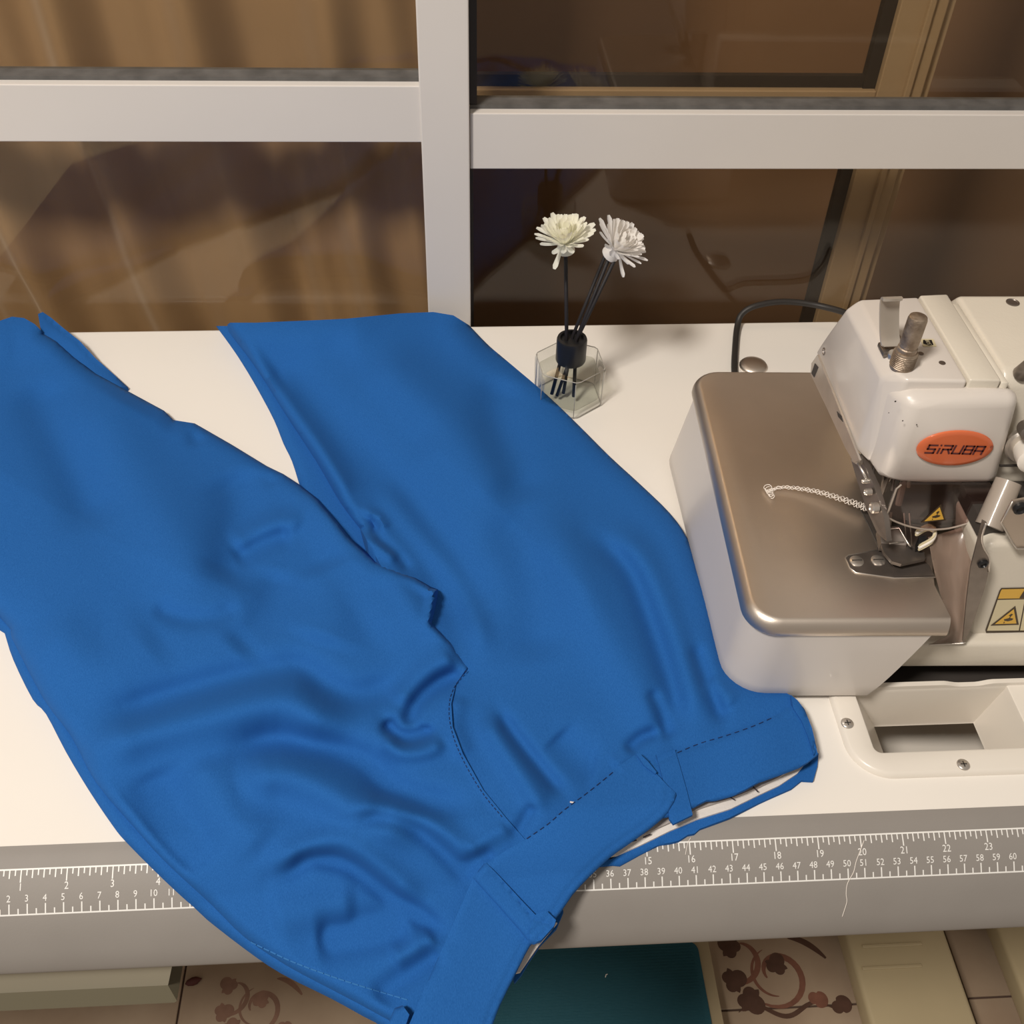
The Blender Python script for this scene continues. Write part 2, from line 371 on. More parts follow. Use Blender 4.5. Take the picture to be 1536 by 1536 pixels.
# ================================================================= TABLE
tb = thing('sewing_table', (25, 27, FZ), 'white laminate sewing machine table with grey ruler-printed front edge', 'table')
TX0, TX1 = -75, 105
HX0, HX1, HY0, HY1 = 53.3, 80.0, 7.3, 26.0
def BACKY(x): return 56.7
bm = bmesh.new()
xs = [TX0, HX0, HX1, TX1]; ys = [4.24, HY0, HY1, 56.3]
def grid_top(bm, xs, ys, hole, z1, z0):
    V = {}
    def v(i, j, z):
        if (i, j, z) not in V: V[(i, j, z)] = bm.verts.new((xs[i], ys[j], z))
        return V[(i, j, z)]
    cells = [(i, j) for i in range(len(xs)-1) for j in range(len(ys)-1) if (i, j) not in hole]
    for (i, j) in cells:
        bm.faces.new((v(i,j,z1), v(i+1,j,z1), v(i+1,j+1,z1), v(i,j+1,z1)))
        bm.faces.new((v(i,j,z0), v(i,j+1,z0), v(i+1,j+1,z0), v(i+1,j,z0)))
        for (di, dj, a, b) in ((-1,0,(i,j+1),(i,j)), (1,0,(i+1,j),(i+1,j+1)), (0,-1,(i,j),(i+1,j)), (0,1,(i+1,j+1),(i,j+1))):
            if (i+di, j+dj) not in cells:
                bm.faces.new((v(*a,z1), v(*b,z1) if 0 else v(*a,z0), v(*b,z0), v(*b,z1)))
grid_top(bm, xs, ys, {(1, 1)}, 0.0, -4.0)
obj('tabletop', bm, M['table'], tb)
bm = bmesh.new(); pr = []
for k in range(9):
    a = math.pi/2*k/8; pr.append((56.3+.45*math.sin(a), -.45+.45*math.cos(a)))
pr += [(56.75, -4.0), (56.3, -4.0)]
A = [[bm.verts.new((x, y, z)) for (y, z) in pr] for x in (TX0, TX1)]
for k in range(len(pr)): bm.faces.new((A[0][k], A[1][k], A[1][(k+1) % len(pr)], A[0][(k+1) % len(pr)]))
bm.faces.new(A[0]); bm.faces.new(A[1][::-1])
obj('back_edging', bm, M['table'], tb, smooth=40)
# grey edge band: a long rolled front, sloping towards the sitter
BP = [(4.24, .02), (3.6, -.12), (2.95, -.387), (1.9, -.98), (.88, -1.835), (.1, -2.8), (-.63, -4.07), (-.98, -5.1), (-.95, -5.6), (-.5, -5.9)]
bcur = [(v.x, v.y) for v in spline([(y, z, 0) for y, z in BP], 6)]
pr = bcur + [(4.24, -5.9)]
bm = bmesh.new()
A = [[bm.verts.new((x, y, z)) for (y, z) in pr] for x in (TX0, TX1)]
for k in range(len(pr)): bm.faces.new((A[0][k], A[1][k], A[1][(k+1) % len(pr)], A[0][(k+1) % len(pr)]))
bm.faces.new(A[0]); bm.faces.new(A[1][::-1])
band = obj('edge_band', bm, M['band'], tb, smooth=40)
# ruler print, laid on the curve: s runs up the slope from the lower line
bl = np.array(bcur); bs = np.r_[0, np.cumsum(np.hypot(*(bl[1:]-bl[:-1]).T))]
s_up = bs[12]; s_lo = bs[24]; RH = s_lo-s_up
def onband(x, sv, off=.012):
    q = s_lo - sv; y = np.interp(q, bs, bl[:, 0]); z = np.interp(q, bs, bl[:, 1])
    e = .05; dy = np.interp(q+e, bs, bl[:, 0])-np.interp(q-e, bs, bl[:, 0]); dz = np.interp(q+e, bs, bl[:, 1])-np.interp(q-e, bs, bl[:, 1]); L = math.hypot(dy, dz)
    return Vector((x, y + dz/L*off, z - dy/L*off))
def bandhit(px, py, off=.03):
    d = ray(px, py); best = None
    for (y0, z0), (y1, z1) in zip(bcur[:48], bcur[1:49]):
        for f in (0, .25, .5, .75):
            y, z = y0+(y1-y0)*f, z0+(z1-z0)*f; t = (z-CAM[2])/d[2]; P = CAM+d*t; e = abs(P[1]-y)
            if best is None or e < best[0]: best = (e, P)
    return Vector(best[1]) + Vector((0, -off*.6, off*.8))
zl = BP[4][1]; zu = BP[2][1]
ca, cb = at(96, 1368, zl).x, at(1522, 1309.2, zl).x; cm_x = lambda c: ca+(c-5)*(cb-ca)/55
ia, ib = at(31.6, 1307, zu).x, at(1478.8, 1245.7, zu).x; inch_x = lambda i: ia+(i-1)*(ib-ia)/22
bm = bmesh.new()
def rect(x0, y0, x1, y1):
    n = max(1, int((y1-y0)/.25)); prev = None
    for k in range(n+1):
        a, b = bm.verts.new((x0, y0+(y1-y0)*k/n, 0)), bm.verts.new((x1, y0+(y1-y0)*k/n, 0))
        if prev: bm.faces.new((prev[0], prev[1], b, a))
        prev = (a, b)
rect(-60, -.045, 100, .045); rect(-60, RH-.045, 100, RH+.045)
for h in range(-80, 190):
    x = cm_x(h*.5); rect(x-.038, .03, x+.038, .62 if h % 2 == 0 else .35)
for i in range(-140, 300):
    x = inch_x(i/8.0); rect(x-.036, RH-(.73 if i % 8 == 0 else (.5 if i % 2 == 0 else .35)), x+.036, RH-.03)
for c in range(1, 80): text_mesh(str(c), .56, (1,0,0), (0,1,0), (cm_x(c)-.04, .91, 0), bm, squash=.9)
for i in range(1, 32): text_mesh(str(i), .60, (1,0,0), (0,1,0), (inch_x(i)+.02, RH-1.0, 0), bm, squash=.9)
for v in bm.verts: v.co = onband(v.co.x, v.co.y)
obj('ruler_print', bm, M['print'], band, label='white centimetre and inch ruler markings')
# shallow drawer front at the left under the nose
a = atY(252, 1478, -.3); t_ = atY(262, 1430, -.3); l = atY(260, 1488, -.9)
zb = a.z; zt_ = -5.6
bm = Prism([(-60, -.3, zt_), (t_.x, -.3, zt_), (t_.x, -.3, t_.z), (a.x, -.3, zb), (-60, -.3, zb)], (0, 30, 0))
obj('drawer_front', bm, M['olive'], tb)
bm = Prism([(-60, -.3, zb+.02), (a.x, -.3, zb+.02), (l.x, -1.0, zb-.75), (l.x-.2, -1.0, zb-1.0), (-60, -1.0, zb-1.0)], (0, 8, 0))
obj('drawer_lip', bm, M['olivedark'], tb)
# stand feet on the floor and uprights
def foot(px0, px1, z, name='stand_foot'):
    a = at(px0, 1378, z); b = at(px1, 1374, z)
    b2 = Box((a.x, -18, z-3.5), (b.x, 56, z), .6, 3); return obj(name, b2, M['leg'], tb, smooth=40), a, b
f1, fa, fb = foot(1262, 1410, -69)
bm = bmesh.new()
for py in (1385, 1420, 1453):
    p = at(1293, py, -69); q = at(1383, py-4, -69)
    box(bm, (p.x, p.y-.22, -69.1), (q.x, p.y+.22, -68.8), .12, 2)
obj('embossed_rib', bm, M['leg'], f1)
bm = Box((fa.x+1.2, 30, -69), (fb.x-1.2, 40, -4), .4); obj('stand_upright', bm, M['leg'], tb, smooth=40)
f2, ga, gb = foot(1491, 1640, -69)
bm = Box((-52, 20, FZ+1), (-42, 44, -4), .4); obj('stand_upright', bm, M['leg'], tb, smooth=40)
# pedal
pd = thing('foot_pedal', (48, 15, FZ), 'wide foot pedal with ridged teal rubber pad and beige rim under the table', 'pedal')
z = -70
def rrect(x0, y0, x1, y1, r, z, n=6):
    pts = []
    for cx, cy, a0 in ((x1-r, y1-r, 0), (x0+r, y1-r, math.pi/2), (x0+r, y0+r, math.pi), (x1-r, y0+r, 1.5*math.pi)):
        for k in range(n+1): a = a0+math.pi/2*k/n; pts.append((cx+r*math.cos(a), cy+r*math.sin(a), z))
    return pts
pa = at(1060, 1400, z)
obj('frame', Prism(rrect(20, -12, pa.x, pa.y, 1.0, FZ+.5), (0, 0, z-FZ-.5)), M['pedalframe'], pd, smooth=30)
pb = at(1040, 1411, z)
ts = thing
pad = obj('rubber_pad', Prism(rrect(21.5, -10.5, pb.x+.35, pb.y-.2, 1.2, z), (0, 0, .35)), M['teal'], pd, smooth=30)
bm = bmesh.new()
for k in range(90):
    y = pb.y-.9-k*.36
    if y < -10: break
    box(bm, (22.2, y-.07, z+.34), (pb.x-.4, y+.07, z+.42))
obj('pad_rib', bm, M['teal'], pad, kind='stuff')
for (px, py) in ((908, 1466),):
    p = at(px, py, z+.45); obj('lint_scrap', Tube([p, p+Vector((.12, .3, .03)), p+Vector((.3, .35, .02))], .06, 6), M['thread'], base=p, label='tiny white scrap of lint lying on the teal pedal pad', cat='lint')
# husk on the floor
p = at(290, 1472, FZ+.25)
b2 = Lathe(p, (1, .25, .1), [(.05, -1.0), (.35, -.7), (.5, -.1), (.45, .4), (.2, .8), (.03, 1.05)], 12)
obj('seed_husk', b2, M['husk'], base=(p.x, p.y, FZ), smooth='all', label='small dark red husk on the floor tile joint under the drawer', cat='debris')

# ================================================================= TROUSERS
# Cloth sheets: the outline is traced on the tabletop, each inner point is lifted by a real height (cm)
# above the table (or above the droop in front of its edge).
def base_h(Y):
    Y = np.asarray(Y, float); k = 24
    f = np.interp(-Y, [-b[0] for b in bcur[:k+1]], [b[1] for b in bcur[:k+1]]); f = np.where(Y > 4.24, 0, f)
    t = np.clip(.88-Y, 0, None); return f - .72*t*np.exp(-t/9)*.75
def lift(px, py, h):
    px = np.asarray(px, float); py = np.asarray(py, float); h = np.asarray(h, float)
    D = (px-768)[:, None]/FPX*RT + (-(py-768))[:, None]/FPX*UP + FW
    z = h.copy()
    for _ in range(14):
        P = CAM + D*((z-CAM[2])/D[:, 2])[:, None]; z = .5*z + .5*(h + base_h(P[:, 1]))
    return CAM + D*((z-CAM[2])/D[:, 2])[:, None]
def pdist(px, py, poly):
    """distance in px to a polyline, and the parameter 0..1 along it"""
    poly = np.asarray(poly, float); best = np.full(len(px), 1e9); par = np.zeros(len(px)); side = np.zeros(len(px))
    seg = np.hypot(*(poly[1:]-poly[:-1]).T); tot = seg.sum(); acc = 0
    for i in range(len(poly)-1):
        a, b = poly[i], poly[i+1]; d = b-a; L2 = (d**2).sum()+1e-9
        t = np.clip(((px-a[0])*d[0]+(py-a[1])*d[1])/L2, 0, 1)
        ex, ey = px-a[0]-t*d[0], py-a[1]-t*d[1]; q = np.hypot(ex, ey); mk = q < best
        best[mk] = q[mk]; par[mk] = (acc+t[mk]*seg[i])/tot
        side[mk] = np.sign((d[0]*(py-a[1])-d[1]*(px-a[0]))[mk]); acc += seg[i]
    return best, par, side
def smooth01(t): t = np.clip(t, 0, 1); return t*t*(3-2*t)
def prof(d, R, T): return T*np.sqrt(np.clip(1-(1-np.minimum(d, R)/R)**2, 0, 1))
def sp2(pts, k=6):
    q = spline([(p[0], p[1], 0) for p in pts], k); return [(v.x, v.y) for v in q]
# strokes: (points, amplitude cm, width px) negative = valley
FOLDS = [
 # left leg / body
 ([(346,822),(390,795),(430,783),(458,792)], .28, 18), ([(350,842),(395,815),(440,800)], -.22, 16),
 ([(225,905),(270,925),(320,926),(365,905)], -.20, 15), ([(60,935),(150,1000),(240,945)], .14, 40),
 ([(130,1098),(190,1068),(300,1032),(400,1008),(450,1003),(495,1033),(535,1044),(590,1030),(650,1008)], -.42, 24),
 ([(120,1130),(215,1100),(320,1072),(420,1050),(480,1078),(540,1098)], .34, 30),
 ([(330,1140),(400,1112),(470,1116),(545,1142),(594,1188),(663,1207),(720,1200)], -.42, 24),
 ([(350,1178),(420,1160),(500,1190),(560,1232),(640,1240)], .34, 28),
 ([(225,1150),(260,1230),(320,1300)], -.22, 40), ([(300,1130),(330,1210),(400,1280)], .16, 34),
 ([(405,1318),(436,1306),(470,1288),(520,1296),(560,1322),(600,1354),(676,1405)], -.50, 15),
 ([(395,1300),(440,1282),(500,1262),(540,1278),(590,1318),(640,1356)], .42, 22),
 ([(520,1236),(560,1228),(600,1236),(643,1257),(683,1296),(715,1330)], -.34, 15),
 ([(520,1210),(570,1205),(625,1222),(680,1262),(720,1295)], .28, 18),
 ([(575,1076),(592,1098),(613,1106),(640,1097),(648,1085)], -.45, 11), ([(572,1104),(600,1128),(640,1126),(668,1108)], .30, 14),
 ([(612,1098),(622,1060),(652,1030),(696,1006)], -.36, 13), ([(596,1060),(612,1030),(650,1000),(690,985)], .30, 18),
 ([(470,1408),(520,1402),(570,1392),(616,1380)], -.34, 26), ([(560,1500),(600,1470),(640,1440),(665,1420)], -.3, 20),
 ([(585,1440),(620,1424),(655,1404)], .25, 18), ([(400,1380),(460,1366),(540,1360)], .18, 30),
 ([(55,560),(70,620),(110,700),(150,800)], -.20, 34), ([(130,560),(190,680),(260,800),(330,900)], .22, 50),
 ([(345,700),(360,760),(350,830),(330,880)], -.22, 34), ([(420,850),(400,920),(350,980)], -.16, 30), ([(480,840),(500,900),(480,970)], .18, 40),
 ([(560,860),(600,920),(650,980)], -.12, 22), ([(400,705),(412,728)], -.12, 14), ([(290,640),(296,668)], -.15, 12),
 ([(690,1040),(680,1090),(700,1140)], .18, 16),
 # right leg
 ([(366,505),(420,560),(500,640),(570,715),(640,810),(690,900),(712,985)], -.46, 44),
 ([(405,565),(460,650),(500,725),(520,760)], .45, 24), ([(350,500),(378,545),(420,615),(470,700)], .18, 12),
 ([(560,715),(620,790),(676,860),(712,930),(728,990)], .34, 20),
 ([(545,520),(640,600),(720,690),(770,760)], .22, 40), ([(470,500),(560,590),(650,690)], -.14, 30),
 ([(760,560),(745,620),(770,700),(790,760)], -.2, 30), ([(800,760),(860,850),(920,960),(960,1030),(1000,1105)], .20, 34),
 ([(740,760),(790,840),(800,940),(810,1000)], -.20, 40), ([(880,800),(940,850),(975,930),(1010,1040),(1012,1112)], -.30, 18),
 ([(905,790),(960,835),(1000,920),(1035,1030),(1050,1090)], .28, 22), ([(1040,960),(1056,1010),(1078,1064),(1086,1090)], -.26, 12),
 ([(975,1030),(992,1070),(1006,1112)], -.26, 10), ([(1060,1020),(1100,1060)], .14, 16),
 ([(745,1062),(770,1100),(810,1150),(850,1196)], -.30, 11), ([(722,1070),(760,1130),(800,1190),(815,1225)], .30, 18),
 ([(938,1130),(960,1108),(990,1096)], -.25, 10), ([(920,1150),(950,1122)], .15, 12), ([(830,1100),(870,1140),(900,1150)], -.16, 26),
 ([(770,1258),(790,1225),(800,1205)], -.18, 10), ([(690,1310),(712,1290),(745,1278)], -.25, 12), ([(700,1280),(735,1255),(765,1240)], .2, 14),
 # small gathered folds between the legs
 ([(520,776),(545,775),(562,790),(556,802)], -.30, 8), ([(530,784),(560,815),(600,842)], .26, 8), ([(540,768),(566,776),(580,796)], .22, 8),
 ([(560,800),(590,826),(618,860)], -.2, 8),
]
def folds(px, py):
    h = np.zeros(len(px))
    for pts, a, w in FOLDS:
        if w >= 26: a, w = a*1.7, w*1.15
        d, t, s = pdist(px, py, sp2(pts, 4))
        taper = smooth01(t/.18)*smooth01((1-t)/.18)*.85+.15
        h += a*2.3*np.exp(-(d/w)**2)*taper
    h += .10*np.sin(px*.021+py*.013+1)*np.sin(py*.017-px*.006)
    return h
L_OUT = sp2([(7,950),(20,990),(49,1049),(69,1071),(99,1128),(133,1185),(168,1237),(190,1264),(247,1321),(297,1366),(366,1420),(421,1457),(495,1494),(544,1521),(574,1538),(640,1590)], 3)
L_IN = sp2([(-170,760),(0,925),(18,958),(64,1046),(106,1103),(143,1172),(198,1237),(247,1291),(317,1356),(366,1404),(430,1447),(500,1484),(560,1516),(620,1552),(650,1590)], 3)
L_BACK = [(-170,500),(-60,488),(0,481),(18,475),(36,477),(52,486),(66,500)]
L_TOP = [(66,500),(86,512),(112,536),(143,560),(198,590),(246,616),(260,630),(292,635),(346,666),(400,699),(425,711),(448,726),(475,747),(500,776),(524,806),(564,841),(600,857),(623,866),(646,880),(657,884),(652,915),(648,935),(678,964),(703,998)]
FLY = [(703,998),(684,1026),(677,1055),(679,1090),(694,1130),(725,1185),(760,1228),(797,1262)]
WL_SEAM = [(797,1254),(760,1275),(728,1296),(709,1318),(690,1362),(672,1404),(650,1452),(614,1536),(590,1600)]
R_BACK = [(325,489),(345,484),(385,484),(430,482),(480,480),(520,478),(560,474),(600,470),(650,468),(680,473),(704,488)]
R_OUT = sp2([(704,488),(718,503),(735,520),(760,541),(820,592),(870,640),(915,685),(962,728),(1005,770),(1030,806),(1045,850),(1062,905),(1082,985),(1100,1012),(1134,1030),(1186,1034)], 3)
R_UNDER = sp2([(324,489),(346,519),(364,546),(386,583),(411,630),(425,665),(438,692),(450,730)], 3)
R_IN = sp2([(341,487),(366,524),(396,569),(430,623),(475,692),(510,752),(540,792)], 3)
_rh = None
def soft(h, lo=.66): return lo + .12*np.log1p(np.exp(np.clip((h-lo)/.12, -30, 30)))
def hR(px, py):
    dl, _, _ = pdist(px, py, R_IN); dr, _, _ = pdist(px, py, R_OUT); db, _, _ = pdist(px, py, R_BACK)
    T = 1.15*smooth01((1060-py)/240)
    e = np.minimum(prof(dl, 26, .8)+prof(dl, 60, 1)*T, prof(dr, 30, .8)+smooth01(.5*dr/170)*2*T)
    return soft(.55 + e + .75*np.exp(-(db/45)**2)*smooth01(dr/60+.3) + folds(px, py)*smooth01(np.minimum(dl, dr)/26))
R_HID = [(448,726),(490,800),(540,860),(600,960),(660,1040),(680,1100)]
def hL(px, py):
    dl, _, _ = pdist(px, py, L_IN); dt, _, _ = pdist(px, py, L_TOP); db, _, _ = pdist(px, py, L_BACK)
    dh, _, sd = pdist(px, py, R_HID)
    over = smooth01(.5 - sd*dh/60*-1) if False else smooth01(np.where(sd < 0, .5+dh/90, .5-dh/90))
    over = over*smooth01((py-690)/90)*smooth01((1030-py)/110)
    df, _, _ = pdist(px, py, FLY)
    T = .95*smooth01((1200-py)/300)
    e = np.minimum(prof(dl, 26, .95)+prof(dl, 80, 1)*T, prof(dt, 24, .85)+smooth01(.5*dt/190)*2*T)
    return soft(.55 + e + 1.7*over*smooth01(dt/12+.45) + .9*np.exp(-(db/55)**2) + .12*np.exp(-(df/6)**2) + folds(px, py)*smooth01(np.minimum(dl, dt)/22), .7)
trs = thing('trousers', (22, 22, 0), 'royal blue cotton trousers lying open across the sewing table, waistband unfinished', 'trousers')
def resample(poly, step):
    out = []; n = len(poly)
    for i in range(n):
        a = np.array(poly[i], float); b = np.array(poly[(i+1) % n], float); k = max(1, int(round(np.hypot(*(b-a))/step)))
        for j in range(k): out.append(tuple(a+(b-a)*j/k))
    return out
def inside(px, py, poly):
    poly = np.asarray(poly); c = np.zeros(len(px), bool); n = len(poly); j = n-1
    for i in range(n):
        xi, yi = poly[i]; xj, yj = poly[j]
        k = ((yi > py) != (yj > py)) & (px < (xj-xi)*(py-yi)/(yj-yi+1e-12)+xi); c ^= k; j = i
    return c
def cloth(name, outline, hfun, step, m, parent, drop=.5, **kw):
    ol = resample(outline, step); q = np.array(ol); rnd = np.random.RandomState(3)
    x0, y0 = q.min(0); x1, y1 = q.max(0)
    gx, gy = np.meshgrid(np.arange(x0, x1, step), np.arange(y0, y1, step*.866)); gx = gx + (np.arange(gx.shape[0]) % 2)[:, None]*step*.5
    gx, gy = gx.ravel(), gy.ravel()
    k = inside(gx, gy, q); gx, gy = gx[k], gy[k]
    d, _, _ = pdist(gx, gy, list(ol)+[ol[0]]); k = d > step*.55; gx, gy = gx[k], gy[k]
    pts = [Vector(p) for p in ol]+[Vector((a, b)) for a, b in zip(gx, gy)]; n = len(ol)
    vv, ee, ff, *_ = delaunay_2d_cdt(pts, [(i, (i+1) % n) for i in range(n)], [], 1, 1e-4)
    A = np.array([(v[0], v[1]) for v in vv]); h = hfun(A[:, 0], A[:, 1])
    P = lift(A[:, 0], A[:, 1], h); vs = [tuple(p) for p in P]; fs = [tuple(f) for f in ff]
    cnt = {}
    for f in fs:
        for i in range(len(f)):
            e = (f[i], f[(i+1) % len(f)]); cnt[e] = 1
    be = [e for e in cnt if (e[1], e[0]) not in cnt]; low = {}
    for e in be:
        for i in e:
            if i not in low:
                p = P[i]; b = float(base_h(p[1])); low[i] = len(vs)
                zz = max(p[2]-drop, b+.02) if p[1] > .9 else p[2]-min(drop, .35)
                vs.append((p[0], p[1], zz))
    for a, b in be: fs.append((b, a, low[a], low[b]))
    # orient upwards
    f0 = fs[0]; a, b, c = (Vector(vs[i]) for i in f0[:3])
    if (b-a).cross(c-a).z < 0: fs = [f[::-1] for f in fs]
    return obj(name, (vs, fs), m, parent, smooth=62, **kw)
def rev(p): return list(p)[::-1]
# back panels showing as slivers at the inner edges
def h_back(out, T=.55):
    def f(px, py):
        d, _, _ = pdist(px, py, out); return .03 + prof(d, 16, T)
    return f
cloth('back_leg', L_OUT + [(690,1560),(600,1500),(480,1445),(360,1375),(250,1262),(170,1170),(110,1070),(50,960),(10,890),(-170,740),(-170,840)], h_back([(-170,840)]+L_OUT), 7, M['blue'], trs, drop=.6)
cloth('back_leg', R_UNDER + [(485,815),(575,850),(528,745),(470,660),(415,570),(360,489)], h_back(R_UNDER), 7, M['blue'], trs, drop=.6)
# flap of hem at the far left
cloth('hem_flap', [(57,471),(64,468),(76,476),(95,492),(119,511),(143,537),(170,561),(192,581),(178,580),(143,566),(112,542),(86,518),(62,500)],
      lambda px, py: .35 + .95*smooth01((560-py)/70) + prof(pdist(px, py, [(57,471),(64,468),(84,487),(119,514),(143,541),(170,562),(192,581)])[0], 10, .35), 5, M['blue'], trs, drop=1.6)
R_BODY = R_IN + [(600,900),(660,1010),(665,1060),(668,1100),(684,1140),(715,1195),(752,1240),(790,1272),(850,1235),(925,1180),(965,1160),(1012,1150),(1080,1125),(1180,1092),(1205,1080),(1186,1043)] + rev(R_OUT)[1:] + rev(R_BACK)[1:-1]
cloth('right_leg', R_BODY, hR, 5.0, M['blue'], trs, drop=2.5)
L_BODY = L_IN + [(640,1590),(690,1450),(745,1310),(797,1270)] + rev(FLY)[1:] + rev(L_TOP)[1:] + rev(L_BACK)[1:-1]
cloth('left_leg', L_BODY, hL, 5.0, M['blue'], trs, drop=1.1)
# inside of the waist: back band, lining
h_w = lambda c, f=.8: (lambda px, py: c + f*folds(px, py)*0 + .06*np.sin(px*.05)*np.sin(py*.04))
cloth('back_waistband', [(780,1258),(905,1290),(916,1289),(960,1266),(1003,1247),(1045,1230),(1096,1214),(1139,1193),(1169,1179),(1197,1160),(1206,1146),(1214,1128),(1228,1130),(1226,1150),(1220,1171),(1203,1170),(1188,1182),(1139,1204),(1095,1226),(1050,1243),(1042,1250),(1032,1252),(1018,1261),(1005,1264),(990,1266),(960,1281),(930,1297),(919,1296),(880,1300)],
      h_w(.28), 6, M['blue'], trs, drop=.25)
cloth('back_waistband', [(842,1350),(845,1368),(835,1392),(810,1418),(795,1440),(782,1462),(772,1474),(758,1440),(800,1380)], h_w(.3), 6, M['blue'], trs, drop=.25)
cloth('waist_lining', [(870,1290),(925,1283),(960,1268),(1005,1246),(1045,1229),(1096,1213),(1139,1192),(1169,1178),(1196,1160),(1206,1147),(1214,1130),(1150,1150),(1000,1205),(900,1250)],
      h_w(.42), 6, M['lining'], trs, drop=.15, label='white interfacing inside the waistband')
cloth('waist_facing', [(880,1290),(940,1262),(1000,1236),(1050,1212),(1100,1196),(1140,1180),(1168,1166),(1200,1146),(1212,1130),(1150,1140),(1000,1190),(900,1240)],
      h_w(.62), 6, M['liningshade'], trs, drop=.15, label='greyer facing inside the waistband')
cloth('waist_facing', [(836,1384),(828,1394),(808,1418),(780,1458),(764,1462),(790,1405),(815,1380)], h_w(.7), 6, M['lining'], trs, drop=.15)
# front waistband, right piece then left piece (which laps over it)
WR = [(940,1165),(960,1150),(1014,1127),(1050,1112),(1087,1102),(1130,1086),(1169,1070),(1186,1058),(1205,1075),(1218,1100),(1227,1131),(1212,1143),(1199,1150),(1170,1161),(1139,1172),(1118,1184),(1100,1192),(1074,1199),(1060,1200),(1040,1210),(1014,1221),(990,1226),(950,1235)]
WRb = [(1227,1131),(1199,1150),(1139,1172),(1100,1192),(1074,1199),(1040,1210),(990,1228)]
WRt = [(940,1165),(1014,1127),(1087,1102),(1169,1070),(1186,1058)]
def hWR(px, py):
    d, _, _ = pdist(px, py, WRb); dt, _, _ = pdist(px, py, WRt)
    return 1.32 + .55*folds(px, py)*np.exp(-(dt/40)**2) + .16 + prof(d, 10, .14) + .14*np.sin(px*.04) - .18*np.exp(-(dt/5)**2)
cloth('waistband', WR, hWR, 4.5, M['blue'], trs, drop=.22)
cloth('belt_loop', [(984,1131),(1012,1123),(1020,1150),(1030,1185),(1039,1222),(1010,1236),(1004,1228),(1000,1190),(992,1160)],
      lambda px, py: hWR(px, py)+.12, 4.5, M['blue'], trs, drop=.2)
cloth('belt_loop', [(1186,1042),(1196,1050),(1207,1064),(1218,1092),(1225,1122),(1221,1132),(1212,1104),(1203,1082),(1190,1062)],
      lambda px, py: 1.35+prof(pdist(px, py, [(1186,1042),(1207,1064),(1225,1122)])[0], 8, .25), 4.5, M['blue'], trs, drop=1.2)
WLb = sp2([(1010,1186),(1014,1193),(1003,1216),(985,1233),(967,1247),(940,1266),(915,1284),(885,1312),(859,1340),(840,1368),(815,1396),(795,1417),(780,1446),(769,1468),(752,1502),(739,1536),(722,1600)], 2)
WL = rev(WL_SEAM)[:-1] + [(797,1254),(822,1236),(846,1215),(885,1184),(924,1152),(954,1131),(970,1146),(990,1166),(1003,1180)] + WLb
WLt = [(954,1131),(924,1152),(885,1184),(846,1215),(797,1254)] + WL_SEAM[1:]
def hWL(px, py):
    d, _, _ = pdist(px, py, WLb); dt, _, _ = pdist(px, py, WLt)
    return 1.62 + .6*folds(px, py)*np.exp(-(dt/46)**2) + .30 + prof(d, 12, .2) - .12*np.exp(-(dt/4)**2) + .12*np.sin(px*.03+1) - .10*np.exp(-((d-9)/4)**2)
cloth('waistband', WL, hWL, 4.5, M['blue'], trs, drop=.25)
lp = lambda px, py: hWL(px, py)+.05 + prof(pdist(px, py, [(728,1293),(801,1378),(831,1388),(801,1414),(795,1412),(709,1316),(728,1293)])[0], 6, .22)
cloth('belt_loop', [(728,1293),(745,1310),(782,1350),(803,1372),(800,1413),(795,1413),(750,1360),(709,1316)], lp, 4, M['blue'], trs, drop=.3)
cloth('belt_loop_end', [(803,1372),(820,1366),(834,1380),(831,1389),(812,1410),(800,1414),(793,1408),(795,1390)], lambda px, py: lp(px, py)+.12, 4, M['blue'], trs, drop=.3)
cloth('belt_loop_end', [(954,1131),(958,1129),(972,1142),(985,1158),(983,1161),(966,1148)], lambda px, py: hWL(px, py)+.1, 4, M['blue'], trs, drop=.1)
# low fold under the hip at the bottom of the frame
cloth('pocket_corner', [(584,1530),(592,1512),(604,1508),(614,1522),(606,1545),(590,1560)], lambda px, py: 1.9+prof(pdist(px, py, [(584,1530),(592,1512),(604,1508)])[0], 8, .3), 4, M['blue'], trs, drop=.3)
# stitch lines
def stitches(poly, hf, dash=5, gap=4, m='stitch', r=.028, off=.03):
    bm = bmesh.new(); q = np.array(sp2(poly, 6)); L = np.r_[0, np.cumsum(np.hypot(*(q[1:]-q[:-1]).T))]; s = 0
    while s+dash < L[-1]:
        xs_ = np.interp([s, s+dash], L, q[:, 0]); ys_ = np.interp([s, s+dash], L, q[:, 1])
        P = lift(xs_, ys_, hf(xs_, ys_)+off); tube(bm, [P[0], P[1]], r, 5); s += dash+gap
    return obj('stitching', bm, M[m], trs, kind='stuff')
stitches([(700,1006),(682,1030),(674,1055),(676,1090),(691,1133),(722,1187),(757,1230)], hL, 4, 3)
stitches([(790,1258),(822,1236),(846,1215),(885,1186),(922,1156)], hWL, 7, 5, off=.08)
stitches([(1016,1129),(1050,1115),(1087,1104),(1130,1089),(1166,1073)], hWR, 7, 6, off=.08)
M['bluestitch'] = mat('pale_blue_thread', (.03, .17, .45), .8)
stitches([(376,1413),(435,1441),(490,1462),(544,1480),(618,1502)], hL, 9, 2, 'bluestitch', .035, .02)
# pen marks on the lining
bm = bmesh.new()
for a, b in (((1128,1178),(1137,1188)), ((1094,1195),(1102,1200)), ((965,1256),(976,1251)), ((945,1263),(955,1260))):
    P = lift([a[0], b[0]], [a[1], b[1]], np.array([.75, .75])); tube(bm, [P[0], P[1]], .04, 5)
obj('pen_mark', bm, M['ink'], trs, kind='stuff')
